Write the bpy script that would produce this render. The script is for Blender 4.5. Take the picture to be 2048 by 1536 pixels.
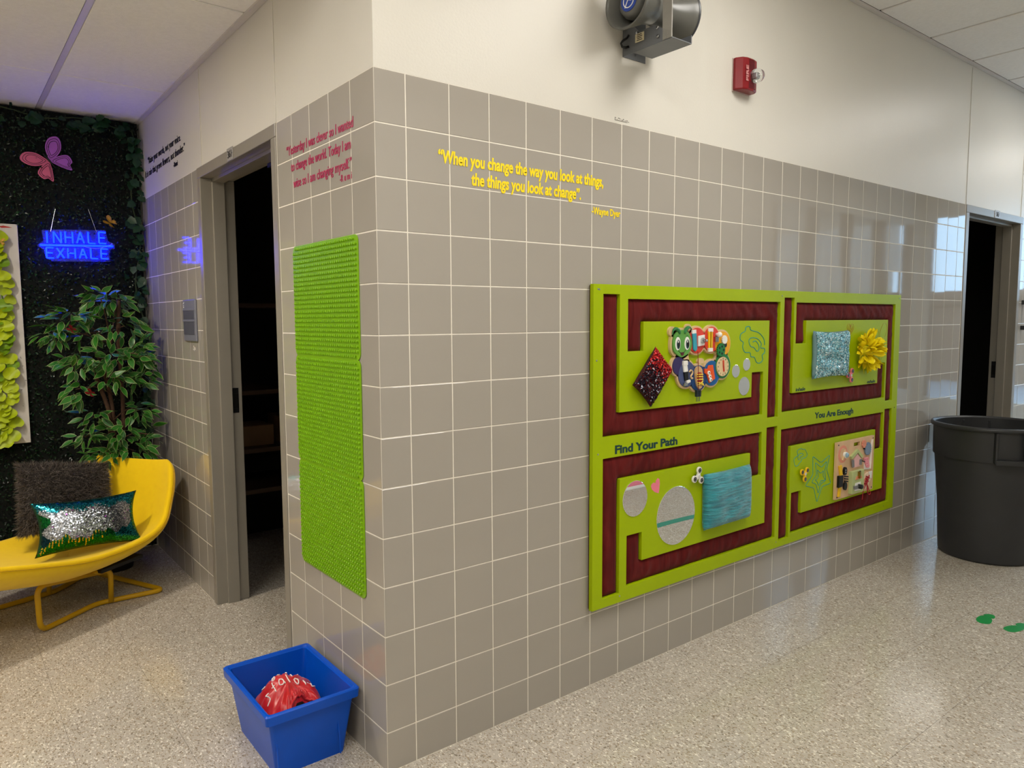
import bpy, bmesh, math, random
import numpy as np
from mathutils import Vector, Matrix, noise as mnoise

S = bpy.context.scene
for o in list(bpy.data.objects): bpy.data.objects.remove(o)
COL = S.collection
random.seed(7); RNG = np.random.default_rng(7)

# ---------------------------------------------------------------- camera
cam_d = bpy.data.cameras.new('camera'); cam = bpy.data.objects.new('camera', cam_d); COL.objects.link(cam)
CP = Vector((-1.04355, -1.96648, 1.42334))
RT = Vector((0.785105, -0.619342, -0.004997)); UP = Vector((0.058080, 0.065588, 0.996155)); FW = Vector((0.616633, 0.782377, -0.087465))
FPX = 1462.03
cam.matrix_world = Matrix(((RT.x, UP.x, -FW.x, CP.x), (RT.y, UP.y, -FW.y, CP.y), (RT.z, UP.z, -FW.z, CP.z), (0, 0, 0, 1)))
cam_d.sensor_fit = 'HORIZONTAL'; cam_d.sensor_width = 36; cam_d.lens = FPX/2048*36; cam_d.clip_start = .02
S.camera = cam

# ---------------------------------------------------------------- world (daylight seen through the end windows), exposure
W = bpy.data.worlds.new('world'); S.world = W; W.use_nodes = True
bg = W.node_tree.nodes['Background']; bg.inputs[0].default_value = (.46, .69, 1.0, 1); bg.inputs[1].default_value = 6.5
S.view_settings.view_transform = 'Standard'; S.view_settings.look = 'None'
S.view_settings.gamma = 1; S.view_settings.use_curve_mapping = False
S.view_settings.exposure = 0.04
WARM = (1.0, .962, .90)          # ceiling troffers
POWER_MAIN = 15.0; POWER_NEAR = 13.5; POWER_REAR_FILL = 14.0; POWER_ALCOVE_FILL = 7.5; POWER_NOOK = 300.0; NEON_POWER = 30.0

# ---------------------------------------------------------------- materials
def lin(c):
    if isinstance(c, str): c = tuple(int(c[i:i+2], 16)/255 for i in (0, 2, 4))
    return tuple((x/12.92 if x <= .04045 else ((x+.055)/1.055)**2.4) for x in c)
MATS = {}
def mat(name, col, rough=.5, metal=0., var=.06, scale=18., bump=0., bscale=60., spec=.5, emit=None, estr=0., trans=0., attr=False, coat=0., ior=1.45, island=0., sheen=0.):
    if name in MATS: return MATS[name]
    m = bpy.data.materials.new(name); m.use_nodes = True; nt = m.node_tree; N = nt.nodes; L = nt.links
    b = N['Principled BSDF']; c = lin(col)
    b.inputs['Roughness'].default_value = rough; b.inputs['Metallic'].default_value = metal
    b.inputs['Specular IOR Level'].default_value = spec; b.inputs['IOR'].default_value = ior
    b.inputs['Coat Weight'].default_value = coat; b.inputs['Transmission Weight'].default_value = trans
    if sheen: b.inputs['Sheen Weight'].default_value = sheen
    tc = N.new('ShaderNodeTexCoord'); nz = N.new('ShaderNodeTexNoise'); nz.inputs['Scale'].default_value = scale; nz.inputs['Detail'].default_value = 4
    L.new(tc.outputs['Object'], nz.inputs['Vector'])
    hsv = N.new('ShaderNodeHueSaturation'); mr = N.new('ShaderNodeMapRange')
    mr.inputs['From Min'].default_value = .3; mr.inputs['From Max'].default_value = .7
    mr.inputs['To Min'].default_value = 1-var; mr.inputs['To Max'].default_value = 1+var
    L.new(nz.outputs['Fac'], mr.inputs['Value'])
    if island:
        g = N.new('ShaderNodeNewGeometry'); ml = N.new('ShaderNodeMath'); ml.operation = 'MULTIPLY'
        m2 = N.new('ShaderNodeMapRange'); m2.inputs['To Min'].default_value = 1-island; m2.inputs['To Max'].default_value = 1+island
        L.new(g.outputs['Random Per Island'], m2.inputs['Value']); L.new(mr.outputs[0], ml.inputs[0]); L.new(m2.outputs[0], ml.inputs[1])
        L.new(ml.outputs[0], hsv.inputs['Value'])
    else: L.new(mr.outputs[0], hsv.inputs['Value'])
    if attr:
        at = N.new('ShaderNodeAttribute'); at.attribute_name = 'Col'; L.new(at.outputs['Color'], hsv.inputs['Color'])
    else: hsv.inputs['Color'].default_value = (*c, 1)
    L.new(hsv.outputs[0], b.inputs['Base Color'])
    if bump:
        n2 = N.new('ShaderNodeTexNoise'); n2.inputs['Scale'].default_value = bscale; n2.inputs['Detail'].default_value = 3
        L.new(tc.outputs['Object'], n2.inputs['Vector'])
        bp = N.new('ShaderNodeBump'); bp.inputs['Strength'].default_value = bump; bp.inputs['Distance'].default_value = .01
        L.new(n2.outputs['Fac'], bp.inputs['Height']); L.new(bp.outputs[0], b.inputs['Normal'])
    if emit: b.inputs['Emission Color'].default_value = (*emit, 1); b.inputs['Emission Strength'].default_value = estr
    MATS[name] = m; return m

def floor_material():
    m = bpy.data.materials.new('speckled_vinyl'); m.use_nodes = True; nt = m.node_tree; N = nt.nodes; L = nt.links
    b = N['Principled BSDF']; g = N.new('ShaderNodeNewGeometry')
    def vor(scale, rot):
        mp = N.new('ShaderNodeMapping'); mp.inputs['Scale'].default_value = (scale, scale*.55, 1); mp.inputs['Rotation'].default_value = (0, 0, rot)
        nd = N.new('ShaderNodeTexNoise'); nd.inputs['Scale'].default_value = 90; L.new(g.outputs['Position'], nd.inputs['Vector'])
        mx = N.new('ShaderNodeVectorMath'); mx.operation = 'MULTIPLY_ADD'; mx.inputs[1].default_value = (.012, .012, 0)
        L.new(nd.outputs['Color'], mx.inputs[0]); L.new(g.outputs['Position'], mx.inputs[2]); L.new(mx.outputs[0], mp.inputs['Vector'])
        v = N.new('ShaderNodeTexVoronoi'); v.inputs['Scale'].default_value = 1; L.new(mp.outputs[0], v.inputs['Vector'])
        s = N.new('ShaderNodeSeparateColor'); L.new(v.outputs['Color'], s.inputs[0]); return s
    base = lin((.745, .71, .66)); light = lin((.89, .865, .815)); dark = lin((.54, .50, .44)); tan = lin((.66, .60, .52))
    s1 = vor(230, .4); s2 = vor(300, -.9)
    def ramp(src, stops):
        r = N.new('ShaderNodeValToRGB'); r.color_ramp.interpolation = 'CONSTANT'
        while len(r.color_ramp.elements) < len(stops): r.color_ramp.elements.new(.5)
        for e, (p, c) in zip(r.color_ramp.elements, stops): e.position = p; e.color = (*c, 1)
        L.new(src, r.inputs[0]); return r
    r1 = ramp(s1.outputs[0], [(0, base), (.70, lin((.77, .735, .68))), (.88, light), (.975, lin((.93, .91, .86)))])
    r2 = ramp(s2.outputs[1], [(0, dark), (.07, tan), (.2, base), (.9, base)])
    f = N.new('ShaderNodeMath'); f.operation = 'LESS_THAN'; f.inputs[1].default_value = .2; L.new(s2.outputs[1], f.inputs[0])
    mx = N.new('ShaderNodeMix'); mx.data_type = 'RGBA'
    L.new(f.outputs[0], mx.inputs['Factor']); L.new(r1.outputs[0], mx.inputs['A']); L.new(r2.outputs[0], mx.inputs['B'])
    nz = N.new('ShaderNodeTexNoise'); nz.inputs['Scale'].default_value = 2.2; L.new(g.outputs['Position'], nz.inputs['Vector'])
    mr = N.new('ShaderNodeMapRange'); mr.inputs['To Min'].default_value = .9; mr.inputs['To Max'].default_value = 1.08; L.new(nz.outputs['Fac'], mr.inputs['Value'])
    h = N.new('ShaderNodeHueSaturation'); L.new(mx.outputs['Result'], h.inputs['Color']); L.new(mr.outputs[0], h.inputs['Value'])
    L.new(h.outputs[0], b.inputs['Base Color'])
    n3 = N.new('ShaderNodeTexNoise'); n3.inputs['Scale'].default_value = 35; L.new(g.outputs['Position'], n3.inputs['Vector'])
    rr = N.new('ShaderNodeMapRange'); rr.inputs['To Min'].default_value = .09; rr.inputs['To Max'].default_value = .19; L.new(n3.outputs['Fac'], rr.inputs['Value'])
    L.new(rr.outputs[0], b.inputs['Roughness']); b.inputs['Specular IOR Level'].default_value = .5
    return m
M_FLOOR = floor_material()
M_TILE = mat('glazed_wall_tile', 'a59f96', rough=.035, var=.03, scale=3, bump=.006, bscale=9, spec=.5, ior=1.5, island=0)
M_GROUT = mat('white_grout', 'e8e2d6', rough=.8, var=.05, scale=40)
M_PAINT = mat('cream_wall_paint', 'd8d4ca', rough=.36, var=.015, scale=3, bump=.05, bscale=120, spec=.4)
M_CEIL = mat('ceiling_panel_white', 'f2f0ed', rough=.9, var=.03, scale=60, bump=.25, bscale=350)
M_TBAR = mat('ceiling_grid_metal', 'cfcac6', rough=.45, var=.02)
M_FRAME = mat('grey_door_frame_paint', '8d877c', rough=.32, var=.03, scale=6, bump=.03, bscale=90)
M_ROOMSHADE = mat('dark_room_paint', '24211e', rough=.9)  # near-black wall colour carries the darkness of the unlit rooms
M_GRIME = mat('floor_seam', '5c554a', rough=.8)
M_BLACK = mat('black_plastic', '0d0d0e', rough=.35)
M_STEEL = mat('steel', 'b9bcc0', rough=.25, metal=1, var=.04)
M_WHITE = mat('white_plastic', 'efeee9', rough=.4, var=.02)
M_WOOD = mat('birch_plywood', 'd8b98c', rough=.55, var=.1, scale=25)

# ---------------------------------------------------------------- mesh helpers (world coordinates; origin set to the middle of the mesh)
class MB:
    def __init__(s): s.v = []; s.f = []; s.m = []; s.c = []
    def add(s, vs, fs, mi=0, col=None):
        n = len(s.v); s.v.extend([tuple(p) for p in vs])
        for f in fs: s.f.append(tuple(n+i for i in f)); s.m.append(mi); s.c.append(col)
        return s
    def box(s, x0, x1, y0, y1, z0, z1, mi=0, col=None):
        vs = [(x, y, z) for x in (x0, x1) for y in (y0, y1) for z in (z0, z1)]
        return s.add(vs, [(0, 1, 3, 2), (4, 6, 7, 5), (0, 4, 5, 1), (2, 3, 7, 6), (0, 2, 6, 4), (1, 5, 7, 3)], mi, col)
    def obox(s, c, ax, ay, az, hx, hy, hz, mi=0, col=None):
        c = Vector(c); ax, ay, az = (Vector(a).normalized() for a in (ax, ay, az)); vs = []
        for i in (-1, 1):
            for j in (-1, 1):
                for k in (-1, 1): vs.append(c+ax*hx*i+ay*hy*j+az*hz*k)
        return s.add(vs, [(0, 1, 3, 2), (4, 6, 7, 5), (0, 4, 5, 1), (2, 3, 7, 6), (0, 2, 6, 4), (1, 5, 7, 3)], mi, col)
    def tube(s, pts, r, n=8, closed=False, mi=0, cap=True):
        P = [Vector(p) for p in pts]; N = len(P); rs = r if isinstance(r, (list, tuple)) else [r]*N; base = len(s.v)
        prev = None
        for i in range(N):
            a = P[(i-1) % N] if (closed or i > 0) else P[i]; b = P[(i+1) % N] if (closed or i < N-1) else P[i]
            t = (b-a).normalized() if (b-a).length > 1e-9 else Vector((0, 0, 1))
            if prev is None: u = t.orthogonal().normalized()
            else:
                u = prev-t*prev.dot(t); u = u.normalized() if u.length > 1e-6 else t.orthogonal().normalized()
            prev = u; w = t.cross(u)
            for k in range(n):
                an = 2*math.pi*k/n; s.v.append(tuple(P[i]+(u*math.cos(an)+w*math.sin(an))*rs[i]))
        for i in range(N if closed else N-1):
            for k in range(n):
                a = base+i*n+k; b = base+i*n+(k+1) % n; j = ((i+1) % N)*n
                s.f.append((a, b, base+j+(k+1) % n, base+j+k)); s.m.append(mi); s.c.append(None)
        if cap and not closed:
            s.f.append(tuple(base+k for k in reversed(range(n)))); s.m.append(mi); s.c.append(None)
            s.f.append(tuple(base+(N-1)*n+k for k in range(n))); s.m.append(mi); s.c.append(None)
        return s
    def lathe(s, prof, c, axis=(0, 0, 1), n=32, mi=0, cap0=True, cap1=True, ex=None):
        c = Vector(c); ax = Vector(axis).normalized(); u = Vector(ex).normalized() if ex else ax.orthogonal().normalized(); w = ax.cross(u); base = len(s.v)
        for r, h in prof:
            for k in range(n):
                a = 2*math.pi*k/n; s.v.append(tuple(c+ax*h+(u*math.cos(a)+w*math.sin(a))*r))
        for i in range(len(prof)-1):
            for k in range(n):
                s.f.append((base+i*n+k, base+i*n+(k+1) % n, base+(i+1)*n+(k+1) % n, base+(i+1)*n+k)); s.m.append(mi); s.c.append(None)
        if cap0: s.f.append(tuple(base+k for k in reversed(range(n)))); s.m.append(mi); s.c.append(None)
        if cap1: s.f.append(tuple(base+(len(prof)-1)*n+k for k in range(n))); s.m.append(mi); s.c.append(None)
        return s
    def prism(s, poly, o, ex, ey, h0, h1, mi=0):
        """polygon in the (ex, ey) plane pushed along ex x ey from h0 to h1"""
        o = Vector(o); ex = Vector(ex); ey = Vector(ey); nn = ex.cross(ey)
        if sum(poly[i-1][0]*poly[i][1]-poly[i][0]*poly[i-1][1] for i in range(len(poly))) < 0: poly = poly[::-1]
        n = len(poly); vs = [o+ex*a+ey*b+nn*h for h in (h0, h1) for a, b in poly]
        fs = [tuple(range(n-1, -1, -1)), tuple(range(n, 2*n))]+[(i, (i+1) % n, n+(i+1) % n, n+i) for i in range(n)]
        return s.add(vs, fs, mi)
    def build(s, name, mats, parent=None, smooth=False, bevel=0, sub=0, origin=None, seg=2):
        v = np.array(s.v, dtype=float)
        o = np.array(origin) if origin is not None else (v.max(0)+v.min(0))/2
        me = bpy.data.meshes.new(name); me.from_pydata((v-o).tolist(), [], s.f); 
        if not isinstance(mats, (list, tuple)): mats = [mats]
        for m in mats: me.materials.append(m)
        if len(mats) > 1: me.polygons.foreach_set('material_index', s.m)
        if any(c is not None for c in s.c):
            at = me.attributes.new('Col', 'FLOAT_COLOR', 'CORNER'); buf = []
            for f, c in zip(s.f, s.c): buf.extend(list((*(c or (1, 1, 1)), 1))*len(f))
            at.data.foreach_set('color', buf)
        if smooth: me.polygons.foreach_set('use_smooth', [True]*len(me.polygons))
        me.update()
        ob = bpy.data.objects.new(name, me); COL.objects.link(ob); ob.location = o; setp(ob, parent)
        if bevel:
            b = ob.modifiers.new('bevel', 'BEVEL'); b.width = bevel; b.segments = seg; b.limit_method = 'ANGLE'; b.angle_limit = math.radians(40)
        if sub: q = ob.modifiers.new('sub', 'SUBSURF'); q.levels = sub; q.render_levels = sub
        return ob
def wloc(o):
    p = Vector(o.location)
    return p
def setp(o, parent):
    if parent is None: return
    w = Vector(o.location); o.parent = parent
    # only translated empties and meshes are used as parents, so the offset is a plain difference
    o.location = w-world_of(parent)
def world_of(o):
    p = Vector(o.location); q = o.parent
    while q is not None: p += Vector(q.location); q = q.parent
    return p
def tag(o, label, cat=None, group=None, kind=None):
    o['label'] = label
    if cat: o['category'] = cat
    if group: o['group'] = group
    if kind: o['kind'] = kind
    return o
def thing(name, loc, label, cat, group=None, kind=None):
    o = bpy.data.objects.new(name, None); COL.objects.link(o); o.location = loc; o.empty_display_size = .05
    return tag(o, label, cat, group, kind)
def struct(o, label, cat): return tag(o, label, cat, kind='structure')
def copy_mesh(name, me, loc, parent, rot=None, scale=None):
    o = bpy.data.objects.new(name, me); COL.objects.link(o); o.location = loc
    setp(o, parent)
    if rot is not None: o.rotation_mode = 'QUATERNION' if hasattr(rot, 'w') else 'XYZ'; 
    if rot is not None:
        if hasattr(rot, 'w'): o.rotation_quaternion = rot
        else: o.rotation_euler = rot
    if scale is not None: o.scale = scale if hasattr(scale, '__len__') else (scale,)*3
    return o
def fillet(pts, r, n=5, closed=False):
    P = [Vector(p) for p in pts]; out = []
    N = len(P)
    for i in range(N):
        if not closed and i in (0, N-1): out.append(P[i]); continue
        a = P[i-1]-P[i]; b = P[(i+1) % N]-P[i]; rr = min(r, a.length*.45, b.length*.45)
        p0 = P[i]+a.normalized()*rr; p2 = P[i]+b.normalized()*rr
        for k in range(n+1):
            t = k/n; out.append(p0*(1-t)**2+P[i]*2*t*(1-t)+p2*t*t)
    return out
def circle(cx, cz, rx, rz=None, n=28): return [(cx+rx*math.cos(2*math.pi*k/n), cz+(rz or rx)*math.sin(2*math.pi*k/n)) for k in range(n)]
def spline(pts, k=4, closed=False):
    P = [np.array(p, float) for p in pts]; n = len(P); out = []
    for i in range(n if closed else n-1):
        g = lambda j: P[j % n] if closed else P[min(max(j, 0), n-1)]
        p0, p1, p2, p3 = g(i-1), g(i), g(i+1), g(i+2)
        for q in range(k):
            t = q/k; out.append(.5*((2*p1)+(-p0+p2)*t+(2*p0-5*p1+4*p2-p3)*t*t+(-p0+3*p1-3*p2+p3)*t**3))
    if not closed: out.append(P[-1])
    return [tuple(map(float, p)) for p in out]
_tc = {}
def text_geo(s, bold=.018):
    cu = bpy.data.curves.new('t', 'FONT'); cu.body = s; cu.size = 1; cu.offset = bold; cu.resolution_u = 3; cu.extrude = .012
    ob = bpy.data.objects.new('t', cu); COL.objects.link(ob); bpy.context.view_layer.update()
    me = bpy.data.meshes.new_from_object(ob.evaluated_get(bpy.context.evaluated_depsgraph_get()))
    v = np.array([p.co[:] for p in me.vertices]); f = [tuple(p.vertices) for p in me.polygons]
    bpy.data.objects.remove(ob); bpy.data.curves.remove(cu); bpy.data.meshes.remove(me); return v, f
def text(mb, s, o, ex, ez, x0, x1, zbase, cap, bold=.018, zend=None, slant=0., depth=.0012, mi=0):
    """letters running from x0 to x1 along ex on baseline zbase, capital height cap"""
    v, f = text_geo(s, bold); w0 = v[:, 0].min(); w1 = v[:, 0].max(); sx = (x1-x0)/(w1-w0); sz = cap/.69
    o = np.array(o, float); ex = np.array(ex, float); ez = np.array(ez, float); nn = np.cross(ex, ez)
    a = x0+(v[:, 0]-w0)*sx+slant*v[:, 1]*sz; b = zbase+v[:, 1]*sz
    if zend is not None: b += (zend-zbase)*(a-x0)/(x1-x0)
    P = o+a[:, None]*ex+b[:, None]*ez+((v[:, 2]+.012)/.024*depth)[:, None]*nn
    mb.add(P.tolist(), f, mi); return mb
XR, ZR = (1, 0, 0), (0, 0, 1)          # right wall: text runs +x
XL = (0, -1, 0)                        # left wall: text runs -y
# ================================================================ the setting
T = .156; ZT = 2.158; ZLOW = 2.621; ZHI = 3.037; G = .0034
def inv(): pass
# ---- floor
FL = MB().box(-4.2, 9.7, -2.6, 3.2, -.06, -.0012).build('floor', M_GRIME, origin=(0, 0, 0))
struct(FL, 'speckled beige vinyl tile floor with thin dark seams', 'floor')
P0x, P0y, PF = -.763, -.333, .309
tile_me = MB().box(-PF/2+.0005, PF/2-.0005, -PF/2+.0005, PF/2-.0005, -.0012, 0)
def px(p):
    d = Vector(p)-CP; z = d.dot(FW)
    return (1024+FPX*d.dot(RT)/z, 768-FPX*d.dot(UP)/z, z) if z > .15 else (-9999, -9999, 1)
near = []; rest = MB()
for i in range(-12, 35):
    for j in range(-8, 12):
        x = P0x+(i+.5)*PF; y = P0y+(j+.5)*PF
        if not (-4.2 < x < 9.6 and -2.6 < y < 3.15): continue
        u, v, z = px((x, y, 0)); hidden = x > .16 and y > .16 and not (4.3 < x < 5.3) and not (x < 1.0 and .8 < y < 2.9)
        if -110 < u < 2160 and 700 < v < 1640 and not hidden: near.append((z, x, y))
        else: rest.box(x-PF/2+.0005, x+PF/2-.0005, y-PF/2+.0005, y+PF/2-.0005, -.0012, 0)
near.sort()
proto = None
for k, (z, x, y) in enumerate(near):
    if k < 290:
        if proto is None: proto = tile_me.build('floor_tile', M_FLOOR, FL, origin=(0, 0, 0)); proto.location = (x, y, 0)
        else: copy_mesh('floor_tile', proto.data, (x, y, 0), FL)
    else: rest.box(x-PF/2+.0005, x+PF/2-.0005, y-PF/2+.0005, y+PF/2-.0005, -.0012, 0)
o = rest.build('floor_tiles_beyond', M_FLOOR, FL); o['kind'] = 'stuff'

# ---- walls. tile faces lie on y = 0 (right wall) and x = 0 (left wall)
XD0, XD1 = 4.278, 5.322        # right door frame, outer edges
YD0, YD1 = .772, 1.806         # left door frame, outer edges
FW_ = .050                     # frame face width
B = MB()
B.box(.0009, XD0, .0009, .14, 0, ZT); B.box(XD1, 9.5, .0009, .14, 0, ZT)
B.box(.0006, XD0, .0006, .14, ZT, ZHI+.1, 1); B.box(XD0, XD1, .0006, .14, ZT, ZHI+.1, 1); B.box(XD1, 9.5, .0006, .14, ZT, ZHI+.1, 1)
WR = B.build('wall_right', [M_GROUT, M_PAINT], origin=(0, 0, 0)); struct(WR, 'long corridor wall of grey glazed tile below cream paint', 'wall')
B = MB()
B.box(.0009, .14, .1401, YD0, 0, ZT); B.box(.0009, .14, YD1, 3.1, 0, ZT)
B.box(.0006, .139, .1401, 3.1, ZT, ZLOW+.1, 1)
WL = B.build('wall_left', [M_GROUT, M_PAINT], origin=(0, 0, 0)); struct(WL, 'short alcove wall of grey glazed tile left of the corner', 'wall')

tb = bpy.data.meshes
def tile_mesh(w, h, wall):
    m = MB(); d = .0075; e = .0013
    a, c = w/2, h/2
    # pillowed-edge tile: front face slightly inset from the body
    vs = [(-a, d, -c), (a, d, -c), (a, d, c), (-a, d, c), (-a, e*.7, -c), (a, e*.7, -c), (a, e*.7, c), (-a, e*.7, c), (-a+e, 0, -c+e), (a-e, 0, -c+e), (a-e, 0, c-e), (-a+e, 0, c-e)]
    fs = [(0, 4, 5, 1), (1, 5, 6, 2), (2, 6, 7, 3), (3, 7, 4, 0), (4, 8, 9, 5), (5, 9, 10, 6), (6, 10, 11, 7), (7, 11, 8, 4), (8, 11, 10, 9)]
    if wall == 'L': vs = [(y, -x, z) for x, y, z in vs]
    fs = [tuple(reversed(f)) for f in fs]
    m.add(vs, fs); me = bpy.data.meshes.new('wall_tile'); me.from_pydata(m.v, [], m.f); me.materials.append(M_TILE); me.update(); return me
cache = {}
def put_tile(wall, a0, a1, z0, z1, parent):
    w = a1-a0-G; h = z1-z0-G
    if w < .012 or h < .012: return
    key = (wall, round(w, 4), round(h, 4))
    if key not in cache: cache[key] = tile_mesh(w, h, wall)
    am, zm = (a0+a1)/2, (z0+z1)/2; j = lambda: random.gauss(0, .0016)
    loc = (am, 0, zm) if wall == 'R' else (0, am, zm)
    rot = (j(), 0, j()) if wall == 'R' else (0, j(), j())
    copy_mesh('wall_tile', cache[key], loc, parent, rot)
def rows():
    r = []; z = ZT
    while z > .02: r.append((max(z-T, .0005), z)); z -= T
    return r
W1R, W1L = .1057, .1555
colsR = [(.0, W1R)]+[(W1R+k*T, min(W1R+(k+1)*T, XD0-.006)) for k in range(27)]
colsR2 = [(XD1+.006, 5.40), (5.40, 5.556), (5.556, 5.712)]
for z0, z1 in rows():
    for a0, a1 in colsR+colsR2:
        if a1-a0 < .02: continue
        if a0 > .885 and a1 < 3.33 and z0 > .325 and z1 < 1.54: continue      # behind the activity board
        put_tile('R', a0, a1, z0, z1, WR)
    for a0, a1 in [(0, W1L)]+[(W1L+k*T, min(W1L+(k+1)*T, YD0-.004)) for k in range(4)]+[(YD1+.004, 1.905)]+[(1.905+k*T, min(1.905+(k+1)*T, 3.0)) for k in range(7)]:
        put_tile('L', a0, a1, z0, z1, WL)
# far run of tiles, out of the frame, seen only in reflections
FT = MB()
for z0, z1 in rows():
    for k in range(24):
        a0 = 5.712+k*T; FT.box(a0+G/2, a0+T-G/2, 0, .0018, z0+G/2, z1-G/2)
o = FT.build('wall_tiles_beyond', M_TILE, WR); o['kind'] = 'stuff'
# control-joint beads in the paint above the door heads
for x in (4.272, 5.272): MB().box(x-.003, x+.003, -.0025, .001, ZT, ZHI-.02).build('joint_bead', M_PAINT, WR)
for y in (.765, 1.722): MB().box(-.0025, .001, y-.003, y+.003, ZT, ZLOW-.02).build('joint_bead', M_PAINT, WL)
# peeled scuff on the paint above the tiles
sc = MB()
for q in range(9):
    x = 1.005+q*.0085+random.uniform(-.002, .002); z = 2.171+random.uniform(-.003, .004)
    sc.box(x, x+random.uniform(.003, .009), -.0006, .0004, z, z+random.uniform(.001, .003))
sc.box(1.003, 1.0045, -.0006, .0004, 2.168, 2.178); sc.box(1.003, 1.07, -.0006, .0004, 2.1665, 2.168)
sc.build('scuff_mark', mat('grey_scuff', '77736c', rough=.9), WR)

wb = MB().box(-2.7, .14, 3.03, 3.12, 0, ZLOW+.1).build('wall_back', M_PAINT); struct(wb, 'painted alcove end wall behind the green hedge', 'wall')
w = MB().box(-4.2, 6.0, -2.6, -2.48, 0, ZHI+.1).box(6.0, 9.6, -2.6, -2.48, 0, .45).box(6.0, 9.6, -2.6, -2.48, 2.65, ZHI+.1).box(9.3, 9.6, -2.6, -2.48, .45, 2.65).build('wall_front', M_PAINT); struct(w, 'cream painted wall across the corridor behind the camera', 'wall')
w = MB().box(-2.8, -2.7, .1, 3.1, 0, ZLOW+.1).build('wall_alcove', M_PAINT); struct(w, 'cream painted side wall of the alcove out of view', 'wall')
w = MB().box(-4.2, -4.1, -2.5, .1, 0, ZHI+.1).box(-4.1, -2.7, 0, .1, 0, ZHI+.1).build('wall_rear', M_PAINT); struct(w, 'cream painted wall closing the corridor behind the camera', 'wall')
w = MB().box(-2.7, -.001, .0, .1, ZLOW, ZHI+.05).build('wall_soffit', M_PAINT); struct(w, 'cream soffit where the alcove ceiling drops', 'wall')

# ---- end wall of the corridor with daylight windows
E_ = MB(); E_.box(9.5, 9.65, -2.5, .14, 0, .35); E_.box(9.5, 9.65, -2.5, .14, 2.75, ZHI+.1); E_.box(9.5, 9.65, -2.5, -2.35, .35, 2.75); E_.box(9.5, 9.65, -.1, .14, .35, 2.75)
we = E_.build('wall_end', M_PAINT); struct(we, 'corridor end wall holding tall windows', 'wall')
win = thing('window_1', (9.57, -1.22, .35), 'tall three-light daylight window at the corridor end', 'window', kind='structure')
mbr = mat('bronze_window_frame', '5a4634', rough=.4)
for k in range(4):
    y = -2.35+k*.75; MB().box(9.53, 9.62, y-.03, y+.03, .35, 2.75).build('mullion', mbr, win)
MB().box(9.53, 9.62, -2.35, -.1, 1.55, 1.60).build('transom', mbr, win)
mgl = bpy.data.materials.new('window_glass'); mgl.use_nodes = True; nt = mgl.node_tree; nt.nodes.clear()
_o = nt.nodes.new('ShaderNodeOutputMaterial'); _m = nt.nodes.new('ShaderNodeMixShader'); _t = nt.nodes.new('ShaderNodeBsdfTransparent'); _g = nt.nodes.new('ShaderNodeBsdfGlossy'); _g.inputs['Roughness'].default_value = .02
_t.inputs['Color'].default_value = (.93, .97, .96, 1); _m.inputs[0].default_value = .06
nt.links.new(_t.outputs[0], _m.inputs[1]); nt.links.new(_g.outputs[0], _m.inputs[2]); nt.links.new(_m.outputs[0], _o.inputs['Surface'])
for k in range(3):
    y = -2.35+k*.75; MB().box(9.57, 9.575, y+.03, y+.72, .35, 2.75).build('pane', mgl, win)
win2 = thing('window_2', (7.65, -2.54, .45), 'row of daylight windows between brown columns down the corridor', 'window', kind='structure')
for k in range(5):
    x = 6.0+k*.825; MB().box(x-(.06 if k in (1, 3) else .03), x+(.06 if k in (1, 3) else .03), -2.59, -2.47, .45, 2.65).build('mullion', mbr, win2)
MB().box(6.0, 9.3, -2.57, -2.50, 1.02, 1.07).build('transom', mbr, win2)
for k in range(4):
    x = 6.0+k*.825; MB().box(x+.03, x+.795, -2.545, -2.54, .45, 2.65).build('pane', mgl, win2)
g_ = MB().box(9.7, 40, -30, 14, -.3, -.1).box(-6, 9.7, -30, -2.62, -.3, -.1).build('snowy_ground', mat('snow', '9aa0a8', rough=.8)); struct(g_, 'snowy ground outside the end windows', 'ground')
sky_block = MB().box(-6, 16.8, -9, -6, -.1, 3.6).box(-6.1, 16.9, -9.1, -5.9, 3.6, 3.75).build('outdoor_building', mat('tan_brick', '8d7866', rough=.9, var=.2, scale=4)); struct(sky_block, 'tan brick wing seen past the side windows', 'building')  # unseen mass added and sized to cut sky reflections from the side windows
bd = MB().box(18, 22, -12, 10, -.1, 1.9).box(17.9, 22.1, -12.1, 10.1, 1.9, 2.05); bd = bd.build('outdoor_building', mat('brown_brick', '7d5d48', rough=.9, var=.2, scale=4)); struct(bd, 'brown brick building outside the end windows', 'building')

# ---- ceilings
CL = MB().box(-2.7, .14, 0.1, 3.1, ZLOW+.012, ZLOW+.08).build('ceiling_low', M_GRIME, origin=(0, 0, ZLOW)); struct(CL, 'lower suspended panel ceiling over the alcove', 'ceiling')
xs = [-2.36, -1.75, -1.13, -.512, -.022]; ys = [.1, .998, 2.25, 3.06]
for i in range(4):
    for j in range(3):
        if (i, j) == (1, 0): continue
        MB().box(xs[i]+.014, xs[i+1]-.014 if i < 3 else xs[i+1], ys[j]+.0055, ys[j+1]-.0055, ZLOW-.004, ZLOW+.012).build('ceiling_panel', M_CEIL, CL, bevel=.003, seg=1)
for x in xs[:4]: MB().box(x-.0125, x+.0125, .1, 3.06, ZLOW-.001, ZLOW+.010).build('ceiling_tee', M_TBAR, CL)
for y in ys[1:3]: MB().box(-2.36, -.02, y-.004, y+.004, ZLOW+.004, ZLOW+.011).build('cross_tee', M_TBAR, CL)
MB().box(-.026, -.0005, .1, 3.06, ZLOW-.012, ZLOW-.004).build('wall_angle', M_TBAR, CL)
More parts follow.
